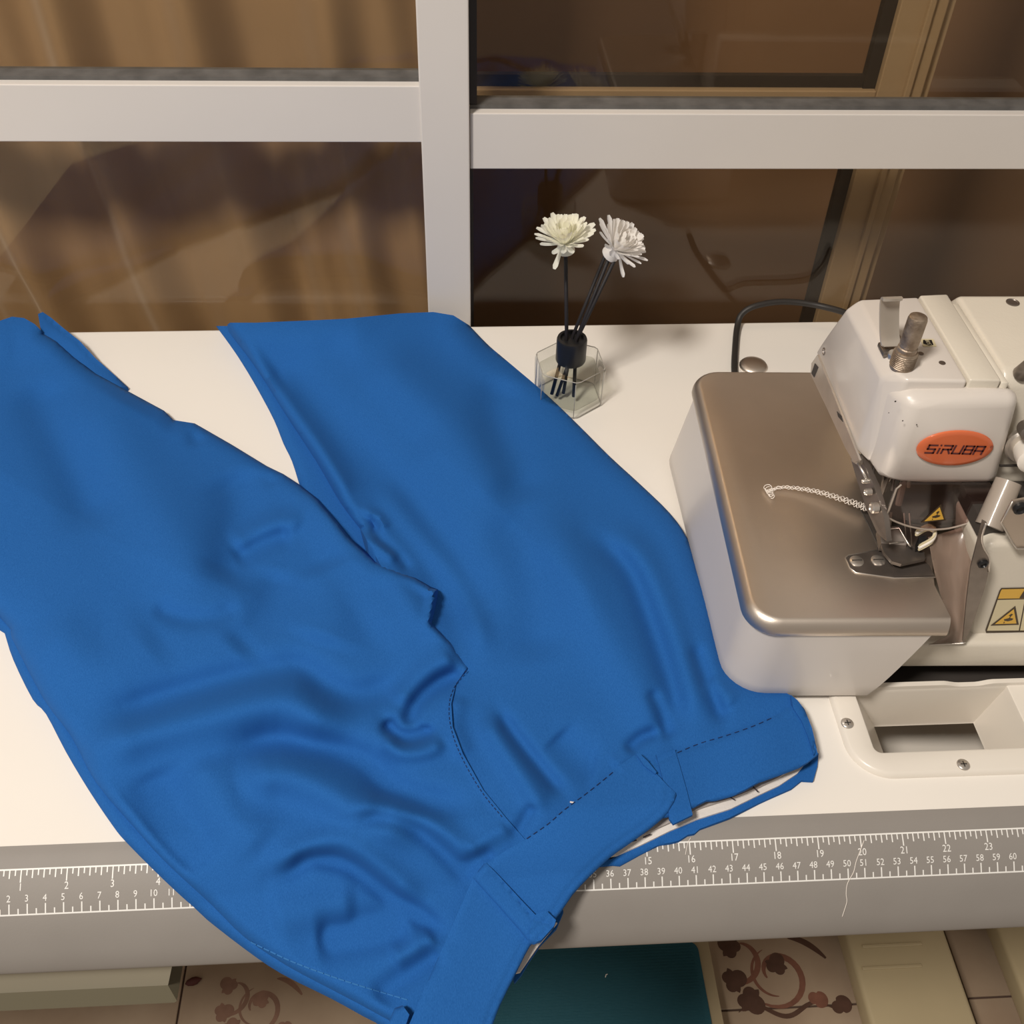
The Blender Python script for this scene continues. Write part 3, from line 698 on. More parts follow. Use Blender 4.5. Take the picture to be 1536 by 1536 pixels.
# small bright thread end at the fly seam
P = lift([855, 861], [1203, 1204], np.array([1.95, 1.95])); obj('thread_end', Tube([P[0], P[1]], .05, 6), M['thread'], trs)

# ================================================================= OVERLOCK MACHINE
mc = thing('overlock_sewing_machine', (60, 24, 0), 'cream industrial overlock sewing machine with orange oval badge and steel cloth plate', 'sewing machine')
MR = math.radians(-2.0); MO = Vector((45.35, 12.45, 0))
def ml(u, v, z): return MO + Vector((u*math.cos(MR)-v*math.sin(MR), u*math.sin(MR)+v*math.cos(MR), z))
def inv(p): q = Vector(p)-MO; return (q.x*math.cos(-MR)-q.y*math.sin(-MR), q.x*math.sin(-MR)+q.y*math.cos(-MR), q.z)
def mbox(a, b, bev=0, seg=2):
    bm = Box(a, b, bev, seg)
    for v in bm.verts: v.co = ml(*v.co)
    return bm
def arcpts(cx, cy, r, a0, a1, n=7): return [(cx+r*math.cos(a0+(a1-a0)*k/n), cy+r*math.sin(a0+(a1-a0)*k/n)) for k in range(n+1)]
def rings_mesh(rings, cap=True):
    bm = bmesh.new(); R = [[bm.verts.new(p) for p in r] for r in rings]; n = len(R[0])
    for a, b in zip(R, R[1:]):
        for k in range(n): bm.faces.new((a[k], a[(k+1) % n], b[(k+1) % n], b[k]))
    if cap: bm.faces.new(R[0][::-1]); bm.faces.new(R[-1])
    return bm
PI = math.pi
# cloth plate: rounded slab with rolled edge
def plate_ring(ins, z):
    r = 2.1-ins*.75
    L = ins; F_ = ins; Bk = 25.9-ins
    pts = arcpts(L+r, F_+r, r, -PI/2, -PI, 8) + arcpts(L+r, Bk-r, r, PI, PI/2, 8)
    pts += [(16.0, Bk), (15.0, 12.0), (12.75, 4.6), (12.45, 3.2), (12.55+.15*ins, F_)]
    return [ml(u, v, z) for u, v in pts]
rr = [plate_ring(.12, 7.15), plate_ring(0, 7.35)] + [plate_ring(.62*(1-math.cos(PI/2*k/7)), 7.35+1.05*math.sin(PI/2*k/7)) for k in range(1, 8)]
plate = obj('cloth_plate', rings_mesh(rr), M['steel'], mc, smooth=35)
# white side cover under the plate
def cover_ring(t):
    z = .75+6.45*t; fl_ = (1-t); r = 2.6
    uL0 = .15-.35*fl_; uL1 = .15-1.15*fl_
    a = arcpts(uL0+r, .18+r, r, -PI/2, -PI, 8); b = arcpts(uL1+r, 25.7-r, r, PI, PI/2, 8)
    ur = 9.3+2.45*t**.8
    pts = a + b + [(12.0, 25.7), (12.0, 5.0), (ur+.2, 1.2), (ur, .18)]
    return [ml(u, v, z) for u, v in pts]
cr = [cover_ring(k/6) for k in range(7)]
# rounded lower lip
low = [p.copy() for p in cr[0]]; c0 = sum(low, Vector())/len(low)
lip = [c0+(p-c0)*.985-Vector((0, 0, .22)) for p in low]
side = obj('side_cover', rings_mesh([lip]+cr), M['enamel_white'], mc, smooth=40)
# base casting and front block
obj('base_casting', mbox((9.0, 2.25, .95), (34, 19.5, 3.6), .35, 3), M['enamel'], mc, smooth=40)
p0 = atY(1476, 811, 15.0); p1 = atY(1447, 964, 15.0)
blk = bmesh.new()
prism(blk, [(61.7, 15.0, 3.0), (80, 15.0, 3.0), (80, 15.0, 12.4), (60.2, 15.0, 12.4), (59.7, 15.0, 11.6), (60.6, 15.0, 9.0)], (0, 4.6, 0))
bmesh.ops.bevel(blk, geom=list(blk.edges), offset=.4, segments=3, affect='EDGES', profile=.5)
block = obj('front_casting', blk, M['enamel'], mc, smooth=40)
# arm body to the right, with the two seams on top
TZ = 21.5
obj('arm_body', hull([(x, y, z) for x, y, z in ((59.75, 19.6, 13.2), (82, 18.8, 13.2), (59.75, 31, 4), (82, 31, 4), (59.75, 19.9, 20.8), (82, 19.1, 20.8), (59.75, 20.6, TZ-.05), (82, 19.8, TZ-.05), (59.75, 28.2, TZ), (82, 27.7, TZ), (59.75, 29.4, 20), (82, 29, 20))], .35, 3), M['enamel'], mc, smooth=40)
obj('gap_shade_box', Box((53.5, 14.2, -3.6), (79.8, 25.8, -1.2)), M['hollow'], mc)  # dark box added to colour in the shade under the machine base
obj('inner_housing', Box((55.9, 20.2, 9.2), (66, 26.2, 15.2), .2), M['hollow'], mc)
obj('rear_column', Box((56.4, 26, 3.0), (80, 33, 15.5), .5), M['enamel'], mc, smooth=40)
def capshape(x0l, x1, top=TZ, y0=19.35, bev=.28):
    return hull([(x0l, 30.9, 15.3), (x0l, 20.6, 14.9), (x1, 19.6, 14.9), (x1, 30.9, 15.3), (x0l, 27.5, top), (x0l, y0+.7, top), (x1, y0, top), (x1, 27.5, top), (x0l+.05, 28.6, 19.6), (x1, 28.6, 19.6)], bev, 3)
head = obj('head_cover', hull([(52.75, 30.9, 15.3), (52.8, 21.0, 14.9), (53.3, 19.8, 14.9), (57.25, 19.5, 14.9), (57.25, 30.9, 15.3),
      (53.35, 27.9, TZ), (52.75, 28.1, TZ-.9), (52.75, 20.8, TZ-.8), (53.35, 20.4, TZ), (53.7, 19.6, TZ), (57.25, 19.4, TZ), (57.25, 28.1, TZ)], .3, 4), M['enamel_white'], mc, smooth=50)
obj('head_strip', hull([(57.36, 30.9, 15.3), (57.36, 19.6, 15), (59.2, 19.6, 15), (59.2, 30.9, 15.3), (57.36, 28.2, TZ+.05), (57.36, 19.45, TZ+.05), (59.2, 19.35, TZ+.05), (59.2, 28.3, TZ+.05)], .12, 2), M['enamel'], mc, smooth=50)
obj('head_rib', hull([(59.32, 30.9, 15.3), (59.32, 19.6, 15), (59.75, 19.6, 15), (59.75, 30.9, 15.3), (59.32, 27.6, TZ-.2), (59.32, 19.45, TZ-.2), (59.75, 19.4, TZ-.2), (59.75, 27.6, TZ-.2)], .05, 1), M['enamel'], mc, smooth=50)
# front cover with the badge
FY = 18.3
face = obj('face_cover', hull([(52.95, 20.9, 14.75), (53.9, FY+.05, 14.1), (61.25, FY, 14.0), (61.4, 20.4, 14.2),
      (52.95, 20.9, 20.6), (53.75, FY+.15, 21.0), (60.25, FY+.1, 21.0), (60.5, 20.2, 21.0)], .85, 5), M['enamel_white'], mc, smooth=60)
# badge
bc = atY(1432, 672, FY-.02)
ax = (atY(1490, 670, FY)-atY(1374, 673, FY)).length/2; az = (atY(1432, 648, FY)-atY(1432, 697, FY)).length/2
bm = bmesh.new(); R = []
for s, dd in ((1.0, .0), (1.0, -.06), (.96, -.12), (.8, -.15), (.4, -.165)):
    R.append([bm.verts.new((bc.x+ax*s*math.cos(2*PI*k/40), FY+dd, bc.z+az*s*math.sin(2*PI*k/40))) for k in range(40)])
for a, b in zip(R, R[1:]):
    for k in range(40): bm.faces.new((a[k], a[(k+1) % 40], b[(k+1) % 40], b[k]))
bm.faces.new(R[-1]); bm.faces.new(R[0])
for v in bm.verts: v.co.z -= .06*(v.co.x-bc.x)
badge = obj('oval_badge', bm, M['orange'], face, smooth=50)
bm = bmesh.new()
# SiRUBA lettering drawn as thick strokes in a unit box per letter
def letter(strokes, x0, w, h, th):
    for pts in strokes:
        P = [(x0 + (p[0]*w) + .22*p[1]*h*.5, p[1]*h) for p in pts]
        for (a, b) in zip(P, P[1:]):
            d = Vector((b[0]-a[0], b[1]-a[1])); L = d.length
            if L < 1e-6: continue
            d /= L; n = Vector((-d.y, d.x))*th*.5; e = d*th*.5
            q = [Vector(a)-e+n, Vector(a)-e-n, Vector(b)+e-n, Vector(b)+e+n]
            bm.faces.new([bm.verts.new((bc.x+v.x, FY-.19, bc.z+.04+v.y)) for v in q])
LT = {'S': [[(1,1),(0,1),(0,.5),(.95,.5),(.95,0),(-.05,0)]], 'i': [[(.5,.58),(.5,0)], [(.5,1.02),(.5,1.0)]],
      'R': [[(0,1),(1,1),(1,.5),(.0,.5),(.0,0)], [(.62,.5),(1,0)]], 'U': [[(0,1),(0,0),(1,0),(1,1)]],
      'B': [[(0,.5),(0,1),(1,1),(1,.52),(.1,.52)], [(1,.52),(1,0),(0,0),(0,.55)]], 'A': [[(0,0),(0,1),(1,1),(1,0)], [(0,.42),(1,.42)]]}
x = -1.78; hh = .60
for ch, w in (('S', .49), ('i', .11), ('R', .49), ('U', .49), ('B', .49), ('A', .49)):
    letter(LT[ch], x, w, hh, .115); x += w + .18
for v in bm.verts: v.co.z -= .33
text_mesh('®', .28, (1,0,0), (0,0,1), (bc.x+2.15, FY-.185, bc.z+.28), bm)
for v in bm.verts: v.co.z -= .06*(v.co.x-bc.x)
obj('badge_lettering', bm, M['badgetext'], face)
# specks of dirt on the covers
bm = bmesh.new()
for px, py, r in ((1343, 602, .06), (1354, 631, .045), (1375, 637, .045), (1333, 619, .03)):
    p = atY(px, py, FY+.02); lathe(bm, p, (0, -1, 0), [(r, 0), (r*.8, .03)], 8)
obj('dirt_speck', bm, M['hollow'], face, kind='stuff')
# holes, sticker on the top
bm = bmesh.new()
for px, py, r in ((1381, 531, .17), (1413, 545, .20)): lathe(bm, at(px, py, TZ-.02), (0, 0, 1), [(r, 0), (r, .05)], 14)
obj('screw_head', bm, M['darksteel'], head, smooth=30)
c = at(1392, 514, TZ+.03)
bm = Prism([(c.x-.42, c.y-.38, TZ+.01), (c.x+.40, c.y-.38, TZ+.01), (c.x+.46, c.y+.36, TZ+.01), (c.x-.36, c.y+.38, TZ+.01)], (0, 0, .03))
stk = obj('sticker', bm, M['labelwhite'], head)
bm = Prism([(c.x-.34, c.y-.10, TZ+.045), (c.x-.05, c.y-.32, TZ+.045), (c.x+.24, c.y-.25, TZ+.045), (c.x+.30, c.y+.24, TZ+.045), (c.x-.22, c.y+.26, TZ+.045)], (0, 0, .01))
obj('sticker_mark', bm, M['black'], stk)
bm = bmesh.new(); text_mesh('508', .36, (0,1,0), (-1,0,0), (c.x+.02, c.y, TZ+.062), bm); obj('sticker_print', bm, M['labelwhite'], stk)
obj('screw_head', Lathe(at(1519, 454, TZ), (0, 0, 1), [(.42, -.05), (.42, .04), (.34, .06), (.3, .02)], 20), M['darksteel'], mc, smooth=40)
hp = atX(1236, 527, 52.74); obj('screw_hole', Lathe(hp, (-1, 0, 0), [(.26, -.05), (.26, .04), (.2, .05), (.18, -.02)], 16), M['darksteel'], head, smooth=30)
# knurled pressure screw
b0 = at(1352, 549, TZ)
scr = obj('pressure_screw', Lathe(b0, (0, 0, 1), [(.66, -.1), (.68, 0), (.68, 1.0), (.63, 1.1), (.57, 1.1), (.57, 1.35), (.51, 1.4), (.55, 1.7), (.55, 3.25), (.50, 3.42), (.42, 3.46)], 28), M['worn'], mc, smooth=35)
bm = bmesh.new()
for k in range(8): lathe(bm, b0+Vector((0, 0, .1+k*.115)), (0, 0, 1), [(.69, 0), (.72, .03), (.69, .06)], 28)
obj('screw_thread', bm, M['worn'], scr, smooth=40)
# lifting lever: bent steel strip
def strip(path, wv, th, m, name, parent, bevel=.05, **kw):
    """ribbon through path points, width vector wv, thickness th"""
    P = [Vector(p) for p in path]; wv = Vector(wv); bm = bmesh.new(); prev = None; R = []
    for i, p in enumerate(P):
        t = (P[min(i+1, len(P)-1)]-P[max(i-1, 0)]).normalized(); n = t.cross(wv.normalized()).normalized()*th*.5
        w = wv*.5
        if i in (0, len(P)-1): w = w*.8
        R.append([bm.verts.new(p+w+n), bm.verts.new(p-w+n), bm.verts.new(p-w-n), bm.verts.new(p+w-n)])
    for a, b in zip(R, R[1:]):
        for k in range(4): bm.faces.new((a[k], a[(k+1) % 4], b[(k+1) % 4], b[k]))
    bm.faces.new(R[0][::-1]); bm.faces.new(R[-1])
    return obj(name, bm, m, parent, smooth=40, **kw)
la = at(1337, 520, TZ+.5)
lev = strip(spline([la, la+Vector((-.1, .35, .4)), la+Vector((-.3, .62, 1.3)), la+Vector((-.5, .75, 2.2)), la+Vector((-.62, .72, 2.75)), la+Vector((-.68, .5, 3.05)), la+Vector((-.7, .2, 3.1))], 5), (1.15, .04, 0), .16, M['leverm'], 'lifting_lever', mc)
lb = at(1337, 520, TZ)
br = obj('lever_bracket', Box((lb.x-.55, lb.y-.55, TZ-.05), (lb.x+.45, lb.y+.35, TZ+.7), .1, 2), M['worn'], mc, smooth=40)
obj('bracket_tab', Box((lb.x-.85, lb.y-1.0, TZ-.05), (lb.x-.35, lb.y+.15, TZ+.28), .1, 2), M['darksteel'], br, smooth=40)
obj('bracket_screw', Lathe((lb.x-.3, lb.y-1.05, TZ+.1), (-.3, -.2, 1), [(.28, -.1), (.28, .25), (.2, .36)], 14), M['chrome'], br, smooth=40)
# steel plate hanging below the left side of the head
pts = [atX(1226, 532, 52.6), atX(1217, 545, 52.6), atX(1216, 562, 52.6), atX(1240, 612, 52.6), atX(1268, 672, 52.6), atX(1281, 694, 52.6), atX(1289, 690, 52.6), atX(1262, 622, 52.6)]
lg = obj('side_plate', Prism(pts, (.14, 0, 0)), M['chrome'], mc)
q = [atX(1222, 545, 52.57), atX(1217, 560, 52.57), atX(1221, 566, 52.57), atX(1227, 551, 52.57)]
obj('slot', Prism(q, (.03, 0, 0)), M['hollow'], lg)
q = [atX(1255, 617, 52.57), atX(1257, 625, 52.57), atX(1264, 633, 52.57), atX(1262, 624, 52.57)]
obj('slot', Prism(q, (.03, 0, 0)), M['hollow'], lg)
# presser arm running to the foot
def pb(px, py, z): return at(px, py, z)
A0, A1, A2 = atX(1284, 690, 53.1), atX(1312, 760, 53.9), atX(1322, 806, 54.2)
arm = bmesh.new()
prism(arm, [atX(1276, 688, 53.2), atX(1291, 684, 53.2), atX(1312, 730, 53.7), atX(1326, 776, 54.1), atX(1330, 812, 54.3), atX(1316, 800, 54.1), atX(1300, 765, 53.6), atX(1286, 722, 53.3)], (.35, .05, 0))
parm = obj('presser_arm', arm, M['darksteel'], mc, smooth=30)
bm = bmesh.new()
for px, py, r in ((1296, 722, .16), (1300, 738, .22), (1309, 762, .36)):
    p = atX(px, py, 53.3 if py < 745 else 53.6); lathe(bm, p, (-1, -.1, 0), [(r, -.3), (r, .06), (r*.75, .12), (r*.6, .04)], 16)
obj('pivot_screw', bm, M['chrome'], parm, smooth=40)
obj('link_rod', Tube([atX(1286, 692, 53.0), atX(1298, 715, 53.4), atX(1312, 746, 54.2)], .09, 8), M['chrome'], parm, smooth='all')
obj('hinge_pin', Tube([atX(1283, 686, 52.9), atX(1291, 691, 53.3)], .34, 12), M['chrome'], parm, smooth=40)
bm = bmesh.new(); rnd = random.Random(2)
for k in range(9):
    a = Vector((54.2+.5*(k % 5), 19.6+.7*(k % 3), 14.8)); tube(bm, [a, a+Vector((rnd.uniform(-.1, .4), rnd.uniform(-.9, .2), -rnd.uniform(1.2, 3.6)))], rnd.uniform(.08, .22), 8)
obj('needle_bar_linkage', bm, M['darksteel'], mc, smooth=40)
# presser foot
ft = bmesh.new(); PZ = 8.5
def zpoly(pp, z, th): return Prism([at(x, y, z) for x, y in pp], (0, 0, -th))
prism(ft, [at(x, y, PZ+.75) for x, y in ((1316, 800), (1352, 798), (1370, 822), (1386, 828), (1388, 838), (1352, 846), (1338, 842), (1326, 828))], (0, 0, -.25))
foot_ = obj('presser_foot', ft, M['darksteel'], mc, smooth=30)
prf = [at(1318, 790, PZ+1.5), at(1348, 790, PZ+1.5), at(1362, 812, PZ+1.3), at(1358, 818, PZ+.9), at(1322, 815, PZ+.9)]
obj('foot_block', Prism(prf, (0, 0, -.7)), M['darksteel'], foot_, smooth=30)
obj('foot_edge', Tube([at(1321, 794, PZ+1.55), at(1349, 792, PZ+1.55), at(1362, 815, PZ+1.45), at(1366, 820, PZ+1.3)], .06, 8), M['chrome'], foot_, smooth='all')
obj('foot_toe', Tube(spline([at(1330, 818, PZ+.5), at(1338, 834, PZ+.45), at(1352, 842, PZ+.4), at(1378, 836, PZ+.5)], 5), .08, 8), M['chrome'], foot_, smooth='all')
obj('foot_step', Tube([at(1334, 815, PZ+1.05), at(1356, 813, PZ+1.0)], .06, 6), M['chrome'], foot_, smooth='all')
obj('presser_post', Prism([at(1320, 773, PZ+2.6), at(1330, 775, PZ+2.6), at(1328, 800, PZ+1.4), at(1316, 800, PZ+1.4)], (.5, .4, 0)), M['chrome'], foot_)
bm = bmesh.new()
for px in (1356, 1364): tube(bm, [atY(px, 770, 18.9), atY(px+4, 822, 18.7)], .05, 6)
obj('needle', bm, M['chrome'], mc, smooth='all')
# knife guard ring at the right of the foot
lp_ = spline([at(1374, 800, PZ+2.0), at(1392, 791, PZ+2.2), at(1402, 797, PZ+2.1), at(1398, 810, PZ+1.8), at(1378, 822, PZ+1.3)], 6)
obj('knife_arm', strip(lp_, (0, .15, .42), .14, M['labelwhite'], 'knife_arm', mc).data and Tube(lp_, .13, 8), M['plastic'], mc, smooth='all')
obj('knife_block', Prism([at(1378, 805, PZ+1.8), at(1390, 802, PZ+1.8), at(1390, 812, PZ+1.6), at(1378, 815, PZ+1.6)], (0, 0, -.8)), M['black'], mc)
# needle plate set in the cloth plate
npz = 8.44
npoly = [(1268, 836), (1272, 833), (1316, 825), (1318, 820), (1303, 788), (1290, 762), (1300, 758), (1330, 790), (1372, 828), (1394, 848), (1403, 865), (1372, 867), (1341, 867), (1305, 862), (1283, 859), (1275, 852)]
npl = obj('needle_plate', zpoly(npoly, npz, .12), M['darksteel'], mc, smooth=30)
gp = [at(x, y, npz-.02) for x, y in npoly[:7]]
obj('plate_edge', Tube([at(x, y, npz) for x, y in ((1316, 825), (1272, 833), (1268, 837), (1275, 852), (1284, 859), (1305, 862), (1341, 867), (1403, 866))], .045, 6), M['chrome'], npl, smooth='all')
obj('plate_groove', Tube([at(x, y, npz-.03) for x, y in ((1290, 762), (1303, 788), (1318, 820), (1316, 824))], .06, 6), M['hollow'], npl)
for px, py in ((1285, 842), (1317, 841)):
    c = at(px, py, npz)
    s_ = obj('plate_screw', Lathe(c, (0, 0, 1), [(.46, -.02), (.46, .05), (.40, .09), (.0, .12)], 20), M['chrome'], npl, smooth=50)
    # slot
    b2 = bmesh.new(); box(b2, (c.x-.33, c.y-.04, npz+.08), (c.x+.33, c.y+.04, npz+.135))
    obj('screw_slot', b2, M['hollow'], npl)
b2 = bmesh.new()
for k in range(4):
    a = at(1345+k*9, 846, npz+.01); e = at(1351+k*9, 858, npz+.01); box(b2, (a.x, e.y, npz-.02), (a.x+.22, a.y, npz+.02))
obj('feed_slot', b2, M['hollow'], npl, kind='stuff')
obj('plate_inlay', Prism([at(x, y, npz+.01) for x, y in ((1335, 845), (1342, 852), (1341, 866), (1401, 864), (1393, 849), (1378, 836))], (0, 0, .05)), M['darksteel'], npl)
# transparent eye guard with warning sign
GY = 17.55
gpts = spline([atY(x, y, GY) for x, y in ((1331, 776), (1345, 783), (1366, 790), (1390, 794), (1420, 793), (1448, 786), (1471, 777))], 4)
gu = [atY(1478, 765, GY), atY(1490, 732, GY), atY(1486, 727, GY), atY(1352, 727, GY), atY(1345, 733, GY), atY(1334, 764, GY)]
gl = gpts + gu
guard = obj('eye_guard', Prism(gl, (0, .22, 0)), M['tint'], mc)
obj('guard_rim', Tube(gpts, .07, 6), M['tubeplastic'], guard, smooth='all')
obj('guard_rim', Tube([gu[-1]+Vector((-.02, 0, -.6)), gu[-1], gu[-2], gu[-3]], .06, 6), M['tubeplastic'], guard, smooth='all')
def hazard(c, w, h, X, Y, nrm, parent, name='warning_sign'):
    """yellow triangle with dark border and a hand-and-needle mark"""
    X, Y, N = Vector(X), Vector(Y), Vector(nrm)
    def P(a, b, k): return c + X*(a*w) + Y*(b*h) + N*k
    o = obj(name, Prism([P(-.5, 0, 0), P(.5, 0, 0), P(0, 1, 0)], N*.02), M['signblack'], parent)
    obj(name, Prism([P(-.38, .085, .022), P(.38, .085, .022), P(0, .84, .022)], N*.012), M['yellow'], parent)
    bm = bmesh.new()
    prism(bm, [P(-.12, .26, .036), P(.02, .22, .036), P(.15, .27, .036), P(.17, .35, .036), (P(.02, .40, .036)), P(-.05, .37, .036), P(-.16, .33, .036)], N*.008)
    prism(bm, [P(-.06, .52, .036), P(.03, .46, .036), P(.07, .58, .036), P(.00, .62, .036)], N*.008)
    prism(bm, [P(.0, .40, .036), P(.03, .40, .036), P(.04, .48, .036), P(.01, .48, .036)], N*.008)
    prism(bm, [P(-.10, .12, .036), P(-.07, .12, .036), P(-.08, .20, .036), P(-.11, .20, .036)], N*.008)
    obj(name+'_mark', bm, M['signblack'], parent)
ta, tbb, tc_ = atY(1381, 784, GY-.02), atY(1419, 780, GY-.02), atY(1403, 757, GY-.02)
hazard((ta+tbb)/2, (tbb-ta).length*1.0, (tc_-(ta+tbb)/2).length, (tbb-ta).normalized(), (0, 0, 1), (0, -1, 0), guard)
# chip deflector: tall curved smoky sheet, open channel towards the tray
dfl = bmesh.new(); rows = []
L = [(1392, 806), (1398, 840), (1402, 860), (1413, 900), (1422, 935), (1424, 952), (1396, 966)]
Rr = [(1474, 782), (1470, 820), (1460, 850), (1452, 880), (1448, 915), (1446, 940), (1444, 965)]
for i, (l, r) in enumerate(zip(L, Rr)):
    t = i/6; row = []
    for k in range(9):
        s = k/8; x = l[0]+(r[0]-l[0])*s; y = l[1]+(r[1]-l[1])*s
        Yp = 17.6 + (14.0-17.6)*min(1, t*1.25) + .7*math.sin(PI*s)*(1-t*.5)
        row.append(atY(x, y, Yp))
    rows.append(row)
V = [[dfl.verts.new(p) for p in r] for r in rows]
for a, b in zip(V, V[1:]):
    for k in range(8): dfl.faces.new((a[k], a[k+1], b[k+1], b[k]))
bmesh.ops.solidify(dfl, geom=list(dfl.faces), thickness=.12)
defl = obj('chip_deflector', dfl, M['brownplastic'], mc, smooth='all')
obj('deflector_edge', Tube([atY(1394, 967, 14.0), atY(1444, 965, 14.0), atY(1448, 963, 14.0)], .06, 6), M['chrome'], defl, smooth='all')
sp_ = [(1474, 781), (1480, 784), (1473, 806), (1476, 822), (1484, 838), (1483, 858), (1478, 880), (1463, 925), (1448, 963), (1444, 962), (1450, 900), (1456, 852)]
o_ = obj('deflector_bracket', Prism([atY(x, y, 13.95) for x, y in sp_], (0, .12, 0)), M['darksteel'], mc)
obj('bracket_edge', Tube(spline([atY(x, y, 13.92) for x, y in ((1479, 785), (1473, 806), (1476, 822), (1484, 838), (1483, 858))], 4), .06, 6), M['chrome'], o_, smooth='all')
obj('bracket_screw', Lathe(atY(1474, 845, 13.95), (0, -1, 0), [(.32, -.1), (.32, .12), (.2, .2), (.14, .1)], 14), M['black'], o_, smooth=40)
# gap above the front casting, milky tube and bent steel plate with screw
obj('recess_shade_block', Box((59.6, 15.9, 12.2), (72, 20.5, 13.3)), M['hollow'], mc)  # solid dark block stands in for the shade in the gap
obj('milky_tube', Tube([atY(1513, 722, 17.6), atY(1484, 790, 15.9)], [.78, .85], 18), M['tubeplastic'], mc, smooth=40)
bp_ = [(1519, 752), (1540, 748), (1600, 748), (1600, 822), (1525, 824), (1519, 815), (1502, 784)]
o_ = obj('looper_cover', Prism([atY(x, y, 14.4) for x, y in bp_], (0, .15, 0)), M['steel'], mc)
obj('cover_edge', Tube([atY(x, y, 14.35) for x, y in ((1519, 752), (1502, 784), (1519, 815), (1525, 823), (1560, 822))], .06, 6), M['chrome'], o_, smooth='all')
obj('cover_screw', Lathe(atY(1530, 762, 14.35), (0, -1, 0), [(.42, -.1), (.42, .14), (.3, .22), (.18, .1)], 16), M['black'], o_, smooth=40)
# seam on the arm front and thread tension knob at the frame edge
obj('arm_seam', Prism([atY(1500, 698, 18.75), atY(1600, 697, 18.75), atY(1600, 699.5, 18.75), atY(1500, 700.5, 18.75)], (0, .1, 0)), M['hollow'], mc)
kc = atY(1545, 676, 18.2)
kn = obj('tension_dial', Lathe(kc+Vector((0, .6, 0)), (-.25, -1, .1), [(1.25, 0), (1.25, .35), (1.12, .5), (1.0, .5)], 28), M['chrome'], mc, smooth=40)
obj('tension_knob', Lathe(kc+Vector((0, .3, 0)), (-.25, -1, .1), [(.85, 0), (.9, .6), (.85, 1.5), (.6, 1.7)], 24), M['plastic'], kn, smooth=40)
ku = atY(1538, 640, 18.6); obj('tension_post', Lathe(ku, (-.2, -1, .2), [(.5, 0), (.5, .9), (.3, 1.0)], 16), M['darksteel'], mc, smooth=40)
obj('thread_guide', Lathe(atY(1537, 556, 20), (0, -.5, 1), [(.5, -.4), (.45, 1.2), (.3, 1.4)], 16), M['darksteel'], mc, smooth=40)
# warning label on the front casting
LY = 14.97
def lY(px, py, dy=0): return atY(px, py, LY-dy)
lab = obj('warning_label', Prism([lY(*p) for p in ((1502, 882), (1499, 886), (1478, 945), (1479, 949), (1600, 947), (1600, 880))], (0, -.02, 0)), M['signblack'], block)
obj('label_header', Prism([lY(*p, .025) for p in ((1503, 884), (1501, 887), (1497, 898), (1600, 896), (1600, 882))], (0, -.01, 0)), M['yellow'], block)
obj('label_field', Prism([lY(*p, .025) for p in ((1496.5, 900), (1480.5, 946), (1528, 945.5), (1537, 899))], (0, -.01, 0)), M['labelwhite'], block)
obj('label_field', Prism([lY(*p, .025) for p in ((1539, 899), (1530, 945.5), (1600, 945), (1600, 898))], (0, -.01, 0)), M['labelwhite'], block)
q = [lY(*p, .045) for p in ((1529, 897), (1536, 886), (1543, 897))]; obj('label_mark', Prism(q, (0, -.01, 0)), M['signblack'], block)
bm = bmesh.new()
for k in range(7):
    p = lY(1541, 934+k*1.7, .045); e = lY(1560, 934+k*1.7, .045); box(bm, (p.x, p.y-.01, p.z), (e.x, p.y, p.z+.03))
obj('label_print', bm, M['signblack'], block, kind='stuff')
a, b, c = lY(1486, 938, .045), lY(1528, 937, .045), lY(1516, 909, .045)
hazard((a+b)/2, (b-a).length, (c.z-(a.z+b.z)/2), (1, 0, 0), (0, 0, 1), (0, -1, 0), block, 'warning_sign')

# ================================================================= CHAIN OF THREAD on the plate
CZ = 8.62
cpts = [at(x, y, z) for x, y, z in ((1152, 737, CZ), (1172, 731, CZ), (1200, 733, CZ+.1), (1228, 738, CZ+.25), (1255, 746, CZ+.4), (1282, 755, CZ+.5), (1302, 763, CZ+.5))]
cs = spline(cpts, 40); bm = bmesh.new(); N = len(cs)
for ph in range(4):
    pp = []
    for i, p in enumerate(cs):
        t = (cs[min(i+1, N-1)]-cs[max(i-1, 0)]).normalized(); s = Vector((0, 0, 1)).cross(t).normalized(); w = .11+.22*i/N
        a = i*.30+ph*PI/2; pp.append(p + s*w*math.sin(a) + Vector((0, 0, 1))*w*.5*math.cos(a*1.0+ph))
    tube(bm, pp, .026+.006*(ph % 2), 5)
for k in range(5):
    c = at(1152+k*1.5, 732+3*k, CZ); r = .28-.03*k
    tube(bm, [c+Vector((r*math.cos(a*.5+k), r*1.2*math.sin(a*.5+k), .05*math.sin(a+k))) for a in range(13)], .03, 5)
obj('thread_chain', bm, M['thread'], base=(cpts[0].x, cpts[0].y, 8.4), smooth='all', label='white braided thread chain trailing across the steel cloth plate', cat='thread')

